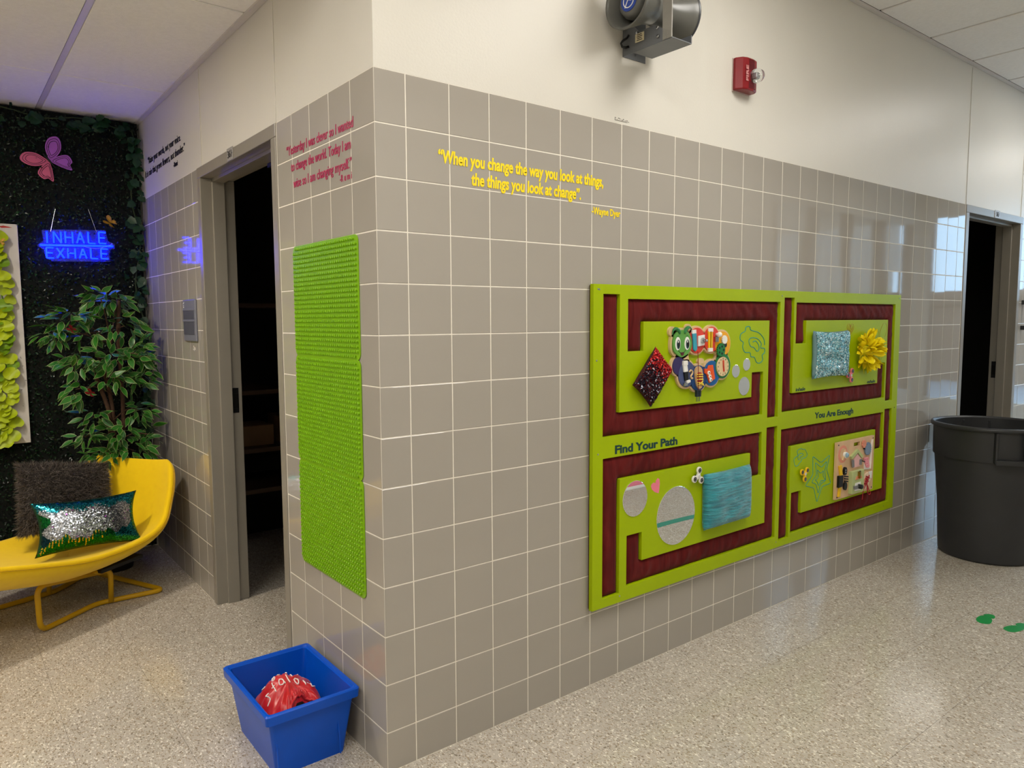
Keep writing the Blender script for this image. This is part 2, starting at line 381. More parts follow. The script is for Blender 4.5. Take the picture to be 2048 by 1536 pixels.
CH = MB().box(-4.2, 9.6, -2.6, .1, ZHI+.012, ZHI+.08).build('ceiling', M_GRIME, origin=(0, 0, ZHI)); struct(CH, 'high suspended panel ceiling over the corridor', 'ceiling')
xs = [2.964+.6167*k for k in range(-11, 11)]; ys = [-2.48, -1.86, -.64, -.022]
LIGHTS = {(-9, 1), (-6, 1), (-3, 1), (3, 1), (7, 1)}
troffers = []
for i in range(len(xs)-1):
    for j in range(3):
        k = i-11
        if (k, j) in LIGHTS: troffers.append((xs[i], xs[i+1], ys[j], ys[j+1])); continue
        MB().box(xs[i]+.010, xs[i+1]-.010, ys[j]+.010, ys[j+1]-.004, ZHI-.003, ZHI+.012).build('ceiling_panel', M_CEIL, CH, bevel=.003, seg=1)
for x in xs: MB().box(x-.006, x+.006, -2.48, -.02, ZHI+.003, ZHI+.010).build('cross_tee', M_TBAR, CH)
for y in ys[1:3]: MB().box(xs[0], xs[-1], y-.0125, y+.0125, ZHI-.001, ZHI+.010).build('ceiling_tee', M_TBAR, CH)
MB().box(-2.6, 9.5, -.026, -.0005, ZHI-.011, ZHI-.003).build('wall_angle', M_TBAR, CH)
# recessed light panels (the one behind the camera is an unseen fill, added)
names = ['recessed ceiling light panel behind the camera', 'recessed ceiling light panel left of the corner', 'recessed ceiling light panel over the activity board', 'recessed ceiling light panel before the far door', 'recessed ceiling light panel beyond the far door']
pw = [POWER_REAR_FILL, POWER_NEAR, POWER_MAIN, POWER_MAIN*.75, POWER_MAIN*.75]
for (x0, x1, y0, y1), nm, p in zip(troffers, names, pw):
    t = thing('ceiling_light', ((x0+x1)/2, (y0+y1)/2, ZHI), nm, 'light', 'recessed ceiling light panels')
    f = MB(); f.box(x0+.01, x1-.01, y0+.012, y0+.04, ZHI-.005, ZHI+.01); f.box(x0+.01, x1-.01, y1-.04, y1-.012, ZHI-.005, ZHI+.01); f.box(x0+.01, x0+.04, y0+.04, y1-.04, ZHI-.005, ZHI+.01); f.box(x1-.04, x1-.01, y0+.04, y1-.04, ZHI-.005, ZHI+.01)
    f.build('light_frame', M_TBAR, t)
    MB().box(x0+.04, x1-.04, y0+.04, y1-.04, ZHI-.001, ZHI+.01).build('diffuser', mat('lit_diffuser_%d' % int(p*100), 'ffffff', emit=WARM, estr=p), t)
t = thing('ceiling_light', (-1.44, .55, ZLOW), 'recessed light panel in the lower alcove ceiling', 'light', 'recessed ceiling light panels')  # unseen panel, added to lift the light in the alcove
f = MB(); f.box(-1.736, -1.144, .104, .134, ZLOW-.005, ZLOW+.01); f.box(-1.736, -1.144, .964, .994, ZLOW-.005, ZLOW+.01); f.box(-1.736, -1.706, .134, .964, ZLOW-.005, ZLOW+.01); f.box(-1.174, -1.144, .134, .964, ZLOW-.005, ZLOW+.01)
f.build('light_frame', M_TBAR, t); MB().box(-1.706, -1.174, .134, .964, ZLOW-.001, ZLOW+.01).build('diffuser', mat('lit_diffuser_alcove', 'ffffff', emit=WARM, estr=POWER_ALCOVE_FILL), t)
t = thing('downlight', (-1.45, 1.35, ZLOW), 'round recessed downlight in the alcove ceiling', 'light')
MB().lathe([(.13, 0), (.13, -.008), (.105, -.01), (.10, -.002)], (-1.45, 1.35, ZLOW-.004), n=28, cap0=False, cap1=False).build('trim_ring', M_WHITE, t)
MB().lathe([(.10, -.004), (.10, -.001)], (-1.45, 1.35, ZLOW-.004), n=28).build('lamp', mat('lit_lamp', 'ffffff', emit=(1, .90, .74), estr=POWER_NOOK), t)

# ---- door frames
def door_frame(name, label, wall):
    t = thing(name, (0, (YD0+YD1)/2, 0) if wall == 'L' else ((XD0+XD1)/2, 0, 0), label, 'door frame', kind='structure')
    a0, a1 = (YD0, YD1) if wall == 'L' else (XD0, XD1)
    def seg(nm, u0, u1, d0, d1, z0, z1, m=M_FRAME, bev=.003):   # u along the wall, d depth behind the wall face (negative = proud)
        b = MB()
        if wall == 'L': b.box(d0, d1, u0, u1, z0, z1)
        else: b.box(u0, u1, d0, d1, z0, z1)
        return b.build(nm, m, t, bevel=bev)
    H = ZT; D = .158
    for s, (u0, u1) in ((1, (a0, a0+FW_)), (-1, (a1-FW_, a1))):
        seg('jamb', u0, u1, -.004, D, 0, H-FW_)
        e = u1 if s == 1 else u0
        seg('door_stop', *sorted((e, e+s*.016)), .048, .106, 0, H-FW_-.0, bev=.002)
    seg('head', a0, a1, -.004, D, H-FW_, H)
    seg('door_stop', a0+FW_, a1-FW_, .048, .106, H-FW_-.016, H-FW_, bev=.002)
    return t, seg
D1, sg = door_frame('door_1', 'grey steel door frame of the dark room left of the corner', 'L')
sp = sg('strike_plate', YD1-FW_-.0015, YD1-FW_+.001, .110, .140, .965, 1.09, M_BLACK, 0)
MB().box(.112, .138, YD1-FW_-.004, YD1-FW_+.001, .99, 1.062).build('strike_hole', mat('dull_dark_metal', '2a2826', rough=.4, metal=.8), sp)
MB().box(.11, .15, 1.06, 1.17, 2.072, 2.090).build('door_closer', M_BLACK, D1)
D2, sg = door_frame('door_2', 'grey steel door frame of the dark room at the corridor end', 'R')
sp = sg('strike_plate', XD1-FW_-.0015, XD1-FW_+.001, .110, .140, .965, 1.09, M_BLACK, 0)
MB().box(XD1-FW_-.004, XD1-FW_+.001, .112, .138, .99, 1.062).build('strike_hole', mat('dull_dark_metal', '', rough=.4), sp)
MB().box(4.33, 4.42, .10, .15, 2.05, 2.085).build('door_closer', mat('grey_metal', '9a9a9c', rough=.4, metal=.6), D2)
# room number plates
mpl = mat('aluminium_plate', 'a8a4a0', rough=.4, metal=.25); mink = mat('black_ink', '060606', rough=.5)
t = thing('room_number_plate', (0, 1.292, 2.133), 'small metal plate reading 361 on the near door head', 'number plate')
MB().box(-.0065, -.0042, 1.254, 1.332, 2.110, 2.163).build('plate', mpl, t, bevel=.004)
text(MB(), '361', (-.0066, 0, 0), XL, ZR, -1.318, -1.268, 2.121, .030, .004).build('digits', mink, t)
for y in (1.26, 1.325): MB().lathe([(.003, 0), (.002, .0012)], (-.0065, y, 2.1365), (-1, 0, 0), n=10).build('screw', M_STEEL, t)
t = thing('room_number_plate', (4.80, 0, 2.133), 'small metal plate with black digits on the far door head', 'number plate')
MB().box(4.755, 4.848, -.0065, -.0042, 2.110, 2.163).build('plate', mpl, t, bevel=.004)
text(MB(), '363', (0, -.0066, 0), XR, ZR, 4.778, 4.826, 2.121, .030, .004).build('digits', mink, t)
for x in (4.762, 4.841): MB().lathe([(.003, 0), (.002, .0012)], (x, -.0065, 2.1365), (0, -1, 0), n=10).build('screw', M_STEEL, t)

# ---- the two dark rooms behind the doors
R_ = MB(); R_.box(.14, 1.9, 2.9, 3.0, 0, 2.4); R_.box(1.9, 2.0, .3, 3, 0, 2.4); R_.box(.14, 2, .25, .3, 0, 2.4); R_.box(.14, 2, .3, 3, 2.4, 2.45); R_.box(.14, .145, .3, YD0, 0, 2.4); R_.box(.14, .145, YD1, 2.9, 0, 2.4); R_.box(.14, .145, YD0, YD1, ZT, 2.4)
o = R_.build('wall_store', M_ROOMSHADE); struct(o, 'unlit walls of the room behind the near door', 'wall')
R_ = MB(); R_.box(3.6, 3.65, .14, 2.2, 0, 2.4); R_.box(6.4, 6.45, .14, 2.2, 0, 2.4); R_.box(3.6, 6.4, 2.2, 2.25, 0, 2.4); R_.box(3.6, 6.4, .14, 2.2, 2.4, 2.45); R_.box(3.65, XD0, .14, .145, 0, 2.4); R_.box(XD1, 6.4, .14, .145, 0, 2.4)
o = R_.build('wall_office', M_ROOMSHADE); struct(o, 'unlit walls of the room behind the far door', 'wall')
o = MB().box(2.0, 9.5, .14, 2.3, -.06, -.001).build('floor_office', M_FLOOR); struct(o, 'dark floor inside the far room', 'floor')
mdw = mat('dark_shelf_wood', '4a3626', rough=.5); mdm = mat('dark_grey_metal', '3a3a3c', rough=.4, metal=.5)
t = thing('storage_shelf', (.75, 2.5, 0), 'dark storage shelves inside the near dark room', 'shelf')
for z in (.42, .66, 1.0, 1.5): MB().box(.25, 1.3, 2.25, 2.75, z, z+.025).build('shelf_board', mdw, t)
for x in (.26, 1.28):
    for y in (2.26, 2.74): MB().box(x-.015, x+.015, y-.015, y+.015, 0, 1.6).build('post', mdm, t)
for k, (x, w_, h) in enumerate(((.42, .22, .12), (.72, .28, .16))):
    tag(MB().box(x-w_/2, x+w_/2, 2.35, 2.6, .685, .685+h).build('storage_box', mat('cardboard', '7a5c3c', rough=.8), bevel=.004), ('low brown box on the dark storage shelf by the jamb', 'wider brown box beside it on the dark storage shelf')[k], 'box')
t = thing('desk', (5.2, 1.05, 0), 'dark desk inside the far dark room', 'desk')
MB().box(4.7, 6.2, .8, 1.5, .70, .74).build('desk_top', mdw, t)
for x in (4.75, 6.15): MB().box(x-.03, x+.03, .85, 1.45, 0, .70).build('leg', mdm, t)
t = thing('carton', (5.15, 1.0, .74), 'brown carton with white label on the desk in the far room', 'box')
MB().box(4.98, 5.36, .86, 1.2, .74, .90).build('body', mat('brown_carton', 'a06a3a', rough=.7), t, bevel=.003)
MB().box(5.0, 5.33, .857, .861, .755, .83).build('label_strip', M_WHITE, t)
for x in (5.02, 5.17): MB().box(x, x+.13, .855, .8575, .765, .82).build('printed_panel', M_BLACK, t)
tag(MB().box(5.0, 5.4, 1.28, 1.46, .742, .79).build('paper_stack', mat('paper', 'c9c4ba', rough=.9), bevel=.002), 'stack of papers on the desk in the far room', 'papers')
# ================================================================ activity board
def velvet():
    m = mat('maroon_velvet', '5c1210', rough=.8, var=.1, scale=8, spec=.12, sheen=.05); nt = m.node_tree; N = nt.nodes; L = nt.links
    g = N.new('ShaderNodeNewGeometry'); mp = N.new('ShaderNodeMapping'); mp.inputs['Scale'].default_value = (10, 1, 2.2); nz = N.new('ShaderNodeTexNoise'); nz.inputs['Scale'].default_value = 1.6; nz.inputs['Detail'].default_value = 3; nz.inputs['Distortion'].default_value = 1.6
    L.new(g.outputs['Position'], mp.inputs['Vector']); L.new(mp.outputs[0], nz.inputs['Vector'])
    r = N.new('ShaderNodeValToRGB'); r.color_ramp.elements[0].position = .38; r.color_ramp.elements[0].color = (*lin('520e0d'), 1); r.color_ramp.elements[1].position = .72; r.color_ramp.elements[1].color = (*lin('6a1c19'), 1)
    L.new(nz.outputs['Fac'], r.inputs[0]); hs = [n for n in N if n.type == 'HUE_SAT'][0]; L.new(r.outputs[0], hs.inputs['Color'])
    bp = N.new('ShaderNodeBump'); bp.inputs['Strength'].default_value = .35; bp.inputs['Distance'].default_value = .006; L.new(nz.outputs['Fac'], bp.inputs['Height']); L.new(bp.outputs[0], N['Principled BSDF'].inputs['Normal'])
    return m
M_LIME = mat('lime_paint', 'a2ba00', spec=.22, rough=.4, var=.03, scale=4, bump=.04, bscale=160)
M_MAROON = velvet()
M_TEALINK = mat('teal_line', '2b8f86', rough=.5); M_NAVYINK = mat('dark_teal_lettering', '0b3a3a', rough=.5); M_REDLINE = mat('copper_line', 'a8742c', rough=.5)
YF = -.026
BX0, BX1, BZ0, BZ1 = .870, 3.346, .309, 1.554
HOLES = [
 [(.922, 1.518), (1.011, 1.518), (1.011, 1.065), (1.884, 1.065), (1.884, 1.178), (1.974, 1.178), (1.974, .977), (.922, .977)],
 [(1.056, 1.501), (2.104, 1.501), (2.104, .955), (2.016, .955), (2.016, 1.414), (1.145, 1.414), (1.145, 1.299), (1.056, 1.299)],
 [(2.138, 1.522), (2.224, 1.522), (2.224, 1.060), (3.095, 1.060), (3.095, 1.172), (3.180, 1.172), (3.180, .972), (2.138, .972)],
 [(2.244, 1.500), (3.280, 1.500), (3.280, .950), (3.197, .950), (3.197, 1.413), (2.335, 1.413), (2.335, 1.301), (2.244, 1.301)],
 [(.924, .894), (1.976, .894), (1.976, .690), (1.886, .690), (1.886, .804), (1.017, .804), (1.017, .346), (.924, .346)],
 [(1.059, .570), (1.148, .570), (1.148, .453), (2.015, .453), (2.015, .910), (2.104, .910), (2.104, .365), (1.059, .365)],
 [(2.138, .889), (3.181, .889), (3.181, .681), (3.094, .681), (3.094, .797), (2.226, .797), (2.226, .342), (2.138, .342)],
 [(2.242, .562), (2.334, .562), (2.334, .446), (3.197, .446), (3.197, .904), (3.284, .904), (3.284, .358), (2.242, .358)]]
def inside(p, poly):
    x, z = p; r = False
    for i in range(len(poly)):
        (x0, z0), (x1, z1) = poly[i-1], poly[i]
        if (z0 > z) != (z1 > z) and x < (x1-x0)*(z-z0)/(z1-z0)+x0: r = not r
    return r
def edist(p, poly):
    d = 9
    for i in range(len(poly)):
        a, b = np.array(poly[i-1]), np.array(poly[i]); q = np.array(p); t = np.clip((q-a)@(b-a)/((b-a)@(b-a)), 0, 1); d = min(d, np.linalg.norm(a+t*(b-a)-q))
    return d
def plate_with_holes():
    X = sorted({BX0, BX1, *(p[0] for h in HOLES for p in h)}); Zs = sorted({BZ0, BZ1, *(p[1] for h in HOLES for p in h)})
    nx, nz = len(X)-1, len(Zs)-1; solid = np.zeros((nx+2, nz+2), bool)
    for i in range(nx):
        for j in range(nz):
            c = ((X[i]+X[i+1])/2, (Zs[j]+Zs[j+1])/2); solid[i+1, j+1] = not any(inside(c, h) for h in HOLES)
    bm = bmesh.new(); V = {}
    def v(i, j, k):
        if (i, j, k) not in V: V[(i, j, k)] = bm.verts.new((X[i], (YF, -.008)[k], Zs[j]))
        return V[(i, j, k)]
    for i in range(nx):
        for j in range(nz):
            if not solid[i+1, j+1]: continue
            bm.faces.new((v(i, j, 0), v(i+1, j, 0), v(i+1, j+1, 0), v(i, j+1, 0))); bm.faces.new((v(i, j+1, 1), v(i+1, j+1, 1), v(i+1, j, 1), v(i, j, 1)))
            if not solid[i, j+1]: bm.faces.new((v(i, j, 1), v(i, j, 0), v(i, j+1, 0), v(i, j+1, 1)))
            if not solid[i+2, j+1]: bm.faces.new((v(i+1, j, 0), v(i+1, j, 1), v(i+1, j+1, 1), v(i+1, j+1, 0)))
            if not solid[i+1, j]: bm.faces.new((v(i, j, 0), v(i, j, 1), v(i+1, j, 1), v(i+1, j, 0)))
            if not solid[i+1, j+2]: bm.faces.new((v(i, j+1, 1), v(i, j+1, 0), v(i+1, j+1, 0), v(i+1, j+1, 1)))
    bmesh.ops.dissolve_limit(bm, angle_limit=.01, verts=bm.verts, edges=bm.edges)
    bm.normal_update(); me = bpy.data.meshes.new('face_plate'); bm.to_mesh(me); bm.free(); me.materials.append(M_LIME)
    return me
BOARD = thing('activity_board', ((BX0+BX1)/2, 0, BZ0), 'large lime green wall board with maroon padded maze channels', 'activity board')
me = plate_with_holes(); fp = bpy.data.objects.new('face_plate', me); COL.objects.link(fp); setp(fp, BOARD)
b = fp.modifiers.new('bevel', 'BEVEL'); b.width = .0016; b.segments = 2; b.limit_method = 'ANGLE'
MB().box(BX0+.004, BX1-.004, -.008, -.0005, BZ0+.004, BZ1-.004).build('backing_sheet', mat('dark_backing', '3a1210', rough=.9), BOARD)
for hi, h in enumerate(HOLES):
    xs = sorted({p[0] for p in h}); zs = sorted({p[1] for p in h})
    def dens(a):
        out = []
        for q in range(len(a)-1):
            n = max(1, int(round((a[q+1]-a[q])/.011))); out += [a[q]+(a[q+1]-a[q])*k/n for k in range(n)]
        return out+[a[-1]]
    xs, zs = dens(xs), dens(zs); mb = MB(); idx = {}
    def vid(i, j):
        if (i, j) not in idx:
            x, z = xs[i], zs[j]; d = edist((x, z), h) if inside((x+1e-6, z+1e-6), h) or inside((x-1e-6, z-1e-6), h) or inside((x+1e-6, z-1e-6), h) or inside((x-1e-6, z+1e-6), h) else 0
            s = min(d/.036, 1); s = math.sqrt(max(0, 1-(1-s)**2)); 
            horiz = (x-h[0][0] > .1) 
            q = (x*7.5+.35*math.sin(z*26)) if horiz else z*3
            wr = (mnoise.noise(Vector((q*3.2, z*2.2, hi)))*.0050+mnoise.noise(Vector((q*9, z*5, hi+9)))*.0030)*s
            idx[(i, j)] = len(mb.v); mb.v.append((x, -.0083-.0125*s+wr, z))
        return idx[(i, j)]
    for i in range(len(xs)-1):
        for j in range(len(zs)-1):
            if inside(((xs[i]+xs[i+1])/2, (zs[j]+zs[j+1])/2), h):
                f = (vid(i, j), vid(i+1, j), vid(i+1, j+1), vid(i, j+1)); mb.f.append(f); mb.m.append(0); mb.c.append(None)
    mb.build('padding', M_MAROON, BOARD, smooth=True)
# lettering on the board
yo = (0, YF-.0001, 0)
text(MB(), 'Find Your Path', yo, XR, ZR, .989, 1.361, .907, .031, .034, zend=.904).build('lettering', M_NAVYINK, BOARD)
text(MB(), 'You Are Enough', yo, XR, ZR, 2.440, 2.833, .917, .029, .03, zend=.911).build('lettering', M_NAVYINK, BOARD)
text(MB(), 'inhale', yo, XR, ZR, 2.256, 2.341, 1.067, .017, .012, slant=.15).build('lettering', M_NAVYINK, BOARD)
text(MB(), 'exhale', yo, XR, ZR, 2.976, 3.067, 1.065, .017, .012, slant=.15).build('lettering', M_NAVYINK, BOARD)
def doodle(pts, r, m, closed=True, k=4, sm=True, name='traced_line'):
    p = spline(pts, k, closed) if sm else pts
    MB().tube([(x, YF-.0002, z) for x, z in p], r, 6, closed).build(name, m, BOARD)
doodle([(1.979, 1.301), (1.97, 1.331), (1.929, 1.359), (1.868, 1.371), (1.859, 1.386), (1.84, 1.388), (1.826, 1.382), (1.822, 1.367), (1.79, 1.354), (1.787, 1.33), (1.81, 1.317), (1.807, 1.295), (1.826, 1.272), (1.864, 1.269), (1.872, 1.251), (1.899, 1.247), (1.916, 1.224), (1.943, 1.219), (1.966, 1.232), (1.961, 1.254), (1.981, 1.267), (1.976, 1.286), (1.948, 1.289), (1.951, 1.309), (1.923, 1.33), (1.884, 1.337), (1.858, 1.331), (1.855, 1.316), (1.87, 1.297), (1.894, 1.292), (1.918, 1.274), (1.933, 1.28), (1.932, 1.3), (1.908, 1.321), (1.885, 1.317)], .0022, M_TEALINK, False, name='cloud_line')
doodle([(2.259, .719), (2.262, .733), (2.292, .746), (2.286, .768), (2.32, .776), (2.343, .768), (2.356, .769), (2.37, .753), (2.38, .738), (2.363, .725), (2.336, .724), (2.324, .711), (2.307, .703), (2.299, .695), (2.273, .693)], .0016, M_TEALINK, name='cloud_line')
doodle([(2.297, .724), (2.296, .743), (2.317, .752), (2.34, .747), (2.336, .738), (2.318, .735), (2.31, .722)], .0016, M_TEALINK, name='cloud_line')
for st in ([(2.434, .724), (2.515, .68), (2.603, .711), (2.574, .637), (2.622, .558), (2.532, .551), (2.487, .475), (2.451, .558), (2.371, .579), (2.44, .628)], [(2.459, .689), (2.521, .654), (2.576, .682), (2.555, .632), (2.57, .58), (2.517, .568), (2.497, .519), (2.475, .574), (2.429, .588), (2.477, .623)], [(2.48, .65), (2.518, .622), (2.546, .638), (2.538, .61), (2.568, .58), (2.521, .587), (2.499, .558), (2.484, .587), (2.46, .596), (2.496, .605)]):
    doodle([tuple(p)[::2] for p in fillet([(x, 0, z) for x, z in st], .012, 3, True)], .0019, M_TEALINK, sm=False, name='star_line')
def heart_pts(cx, cz, w, h, n=28):
    o = []
    for k in range(n):
        t = 2*math.pi*k/n; o.append((cx+w/2*math.sin(t)**3, cz+h/2*(.8125*math.cos(t)-.3125*math.cos(2*t)-.125*math.cos(3*t)-.0625*math.cos(4*t)+.12)))
    return o
for s in (1, .72, .46, .24): doodle(heart_pts(2.771, 1.362, .072*s, .072*s), .0009, M_REDLINE, k=2, name='heart_line')
mfl = mat('faint_copper_line', 'b29a2a', rough=.5)
for fpth in ([(3.10, 1.33), (3.13, 1.385), (3.17, 1.392), (3.185, 1.36), (3.165, 1.32), (3.12, 1.305)], [(3.09, 1.34), (3.05, 1.366), (3.02, 1.365), (3.03, 1.335), (3.07, 1.32)], [(3.115, 1.30), (3.14, 1.27), (3.145, 1.22), (3.12, 1.18), (3.10, 1.22), (3.10, 1.28)]): doodle(fpth, .0009, mfl, name='flower_line')
for x, z in ((.893, 1.535), (.90, 1.534), (.887, 1.27), (.897, .915), (1.02, .335), (2.115, 1.53), (3.325, 1.535), (2.118, .338), (3.315, .905), (3.23, .335)):
    MB().lathe([(.0036, 0), (.0036, .001), (.002, .0014)], (x, YF, z), (0, -1, 0), n=10).build('screw', M_STEEL, BOARD)

# ---------------------------------------------------------------- things fixed on the board
M_MIRROR = mat('mirror', 'f2f4f5', rough=.012, metal=1, var=0)
def mirror(x, z, r, label):
    t = thing('round_mirror', (x, YF, z), label, 'mirror', 'round mirrors on the activity board')
    MB().lathe([(r, 0), (r, .0025), (r-.001, .003)], (x, YF, z), (0, -1, 0), n=48).build('glass', M_MIRROR, t)
mirror(1.104, .714, .072, 'medium round mirror left of the pink heart on the board')
mirror(1.358, .602, .124, 'largest round mirror in the lower left of the board')
mirror(1.757, 1.190, .029, 'small round mirror nearest the caterpillar board')
mirror(1.838, 1.216, .028, 'small round mirror just below the large traced cloud')
mirror(1.822, 1.119, .042, 'lowest of the three small mirrors right of the caterpillar')
t = MB().prism([(x, z) for x, z in [(1.199, .748), (1.203, .757), (1.215, .762), (1.226, .758), (1.229, .768), (1.240, .777), (1.250, .772), (1.253, .755), (1.250, .730), (1.246, .713), (1.222, .722), (1.205, .735)]], (0, YF, 0), XR, ZR, 0, .001).build('heart_sticker', mat('pink_vinyl', 'ee7f94', rough=.45)); tag(t, 'tilted pink heart sticker between the two larger mirrors', 'sticker')

def spinner(x, z, rot, m, label):
    t = thing('fidget_spinner', (x, YF, z), label, 'fidget spinner', 'fidget spinners on the activity board'); y = YF
    MB().lathe([(.006, 0), (.006, .010)], (x, y, z), (0, -1, 0), n=12).build('stem', M_BLACK, t)
    b = MB(); R = .027
    for k in range(3):
        a = rot+k*2*math.pi/3; dx, dz = math.cos(a), math.sin(a)
        b.obox((x+dx*R*.5, y-.014, z+dz*R*.5), (dx, 0, dz), (0, 1, 0), (-dz, 0, dx), R*.5, .0035, .008)
        b.lathe([(.0145, -.0038), (.0155, 0), (.0145, .0038)], (x+dx*R, y-.014, z+dz*R), (0, -1, 0), n=20)
    b.lathe([(.0115, -.0035), (.0115, .0045), (.009, .0055)], (x, y-.014, z), (0, -1, 0), n=18)
    b.build('spinner_body', m, t)
    for k in range(3):
        a = rot+k*2*math.pi/3; c = (x+math.cos(a)*R, y-.0185, z+math.sin(a)*R)
        q = MB().lathe([(.0098, 0), (.0098, .0012)], c, (0, -1, 0), n=18).build('bearing', M_BLACK, t)
        MB().lathe([(.0062, .001), (.0062, .0018)], c, (0, -1, 0), n=16).build('bearing_ring', M_STEEL, q)
        MB().lathe([(.0034, .0015), (.0034, .0024)], c, (0, -1, 0), n=14).build('bearing_core', M_BLACK, q)
    MB().lathe([(.007, .0), (.007, .0015)], (x, y-.0195, z), (0, -1, 0), n=16).build('cap', mat('cap_grey', 'cfcfcf', rough=.3), t)
spinner(1.486, .752, math.radians(78), M_WHITE, 'white fidget spinner beside the teal crinkled cushion')
spinner(2.763, 1.121, math.radians(55), mat('pink_plastic', 'f0808a', rough=.35), 'pink fidget spinner below the yellow petal flower')
spinner(2.337, .648, math.radians(35), mat('yellow_plastic', 'f2c31c', rough=.35), 'yellow fidget spinner left of the traced star')

def cushion_grid(w, h, t, n=18, pinch=.06, pw=.5):
    """front/back surface of a stuffed cushion; returns functions a,b in [-1,1] -> local (x, z, depth)"""
    def f(a, b, side):
        e = max(0, (1-abs(a)**3)*(1-abs(b)**3))**pw
        return (w/2*a*(1-pinch*(1-b*b)*abs(a)), h/2*b*(1-pinch*(1-a*a)*abs(b)), side*t/2*e)
    return f
def cushion_mesh(f, o, ex, ez, nn, n=18, wr=0., seed=0, flat_back=False):
    o, ex, ez, nn = (np.array(q, float) for q in (o, ex, ez, nn)); mb = MB(); rows = {}
    for side in (1, -1):
        for i in range(n+1):
            for j in range(n+1):
                if side == -1 and (i in (0, n) or j in (0, n)): rows[(side, i, j)] = rows[(1, i, j)]; continue
                a, b = -1+2*i/n, -1+2*j/n; x, z, d = f(a, b, side)
                if flat_back and side == -1: d *= .1
                if wr: d += side*wr*mnoise.noise(Vector((a*2.2+seed, b*2.2, seed)))*(1-abs(a)**4)*(1-abs(b)**4)
                rows[(side, i, j)] = len(mb.v); mb.v.append(tuple(o+ex*x+ez*z+nn*d))
    for side in (1, -1):
        for i in range(n):
            for j in range(n):
                q = (rows[(side, i, j)], rows[(side, i+1, j)], rows[(side, i+1, j+1)], rows[(side, i, j+1)])
                mb.f.append(q if side == 1 else q[::-1]); mb.m.append(0); mb.c.append(None)
    return mb
def sequins(f, o, ex, ez, nn, na, nb, r, colfn, tilt=.3, lift=.002, n=6, seed=1, wr=0., s0=0, lim=.97):
    rg = np.random.default_rng(seed); o, ex, ez, nn = (np.array(q, float) for q in (o, ex, ez, nn)); mb = MB()
    P = lambda a, b: (lambda q: o+ex*q[0]+ez*q[1]+nn*(q[2]+(wr*mnoise.noise(Vector((a*2.2+s0, b*2.2, s0)))*(1-abs(a)**4)*(1-abs(b)**4) if wr else 0)))(f(a, b, 1))
    for i in range(na):
        for j in range(nb):
            a = (-1+2*(i+.5+rg.uniform(-.3, .3))/na)*lim; b = (-1+2*(j+.5+rg.uniform(-.3, .3))/nb)*lim
            c = colfn(a, b, rg)
            if c is None: continue
            p = P(a, b); du = P(min(a+.02, 1), b)-P(max(a-.02, -1), b); dv = P(a, min(b+.02, 1))-P(a, max(b-.02, -1))
            N = np.cross(du, dv); N /= np.linalg.norm(N)+1e-9
            if N@nn < 0: N = -N
            N = N+rg.normal(0, tilt, 3); N /= np.linalg.norm(N); u = np.cross(N, [.3, .5, .8]); u /= np.linalg.norm(u); w = np.cross(N, u)
            p = p+nn*lift; th = rg.uniform(0, 6)
            mb.add([p+r*(u*math.cos(th+2*math.pi*k/n)+w*math.sin(th+2*math.pi*k/n)) for k in range(n)], [tuple(range(n))], 0, tuple(c))
    return mb
M_SEQ = mat('sequin', 'ffffff', rough=.18, metal=.9, attr=True, var=.02); M_SEQ2 = mat('sequin_soft', 'ffffff', rough=.28, metal=.45, attr=True, var=.02)
NN = (0, -1, 0)
# red / black sequin cushion, turned on its corner
a = math.radians(-47); ex = (math.cos(a), 0, math.sin(a)); ez = (-math.sin(a), 0, math.cos(a))
f = cushion_grid(.142, .196, .045)
a2 = math.radians(-42); ex = (math.cos(a2), 0, math.sin(a2)); ez = (-math.sin(a2), 0, math.cos(a2))
t = thing('sequin_cushion', (1.18, YF-.026, 1.10), 'small dark red and black sequin cushion turned on its corner', 'cushion')
o0 = (1.182, YF-.018, 1.195)
cushion_mesh(f, o0, ex, ez, NN).build('cushion_body', mat('dark_red_fabric', '3a070c', rough=.8), t, smooth=True)
LR, LB, LD = lin('b3121c'), lin('1c1626'), lin('4a0812')
def cf(a, b, rg):
    k = rg.random()
    if b > .35+.25*rg.normal(): return LR if k < .8 else lin('e04030')
    return LB if k < .55 else LD if k < .93 else lin('d8dcf0')
q = sequins(f, o0, ex, ez, NN, 34, 46, .0034, cf, .55).build('sequins', M_SEQ2, t); q['kind'] = 'stuff'
# silver-blue sequin cushion
f = cushion_grid(.345, .240, .055, pw=.28); o0 = (2.543, YF-.018, 1.241)
t = thing('sequin_cushion', (2.543, YF, 1.12), 'silver blue sequin cushion in the upper right of the board', 'cushion')
cushion_mesh(f, o0, XR, ZR, NN, wr=.02, seed=4).build('cushion_body', mat('pale_blue_fabric', '6f8f98', rough=.6), t, smooth=True)
CB = [lin(c) for c in ('8fd0de', 'c4e2e8', '6fb0c2', 'eefafa', '4f8a9a')]
q = sequins(f, o0, XR, ZR, NN, 66, 46, .0034, lambda a, b, rg: CB[rg.choice(5, p=[.34, .24, .22, .12, .08])], .32, wr=.02, s0=4).build('sequins', M_SEQ2, t); q['kind'] = 'stuff'
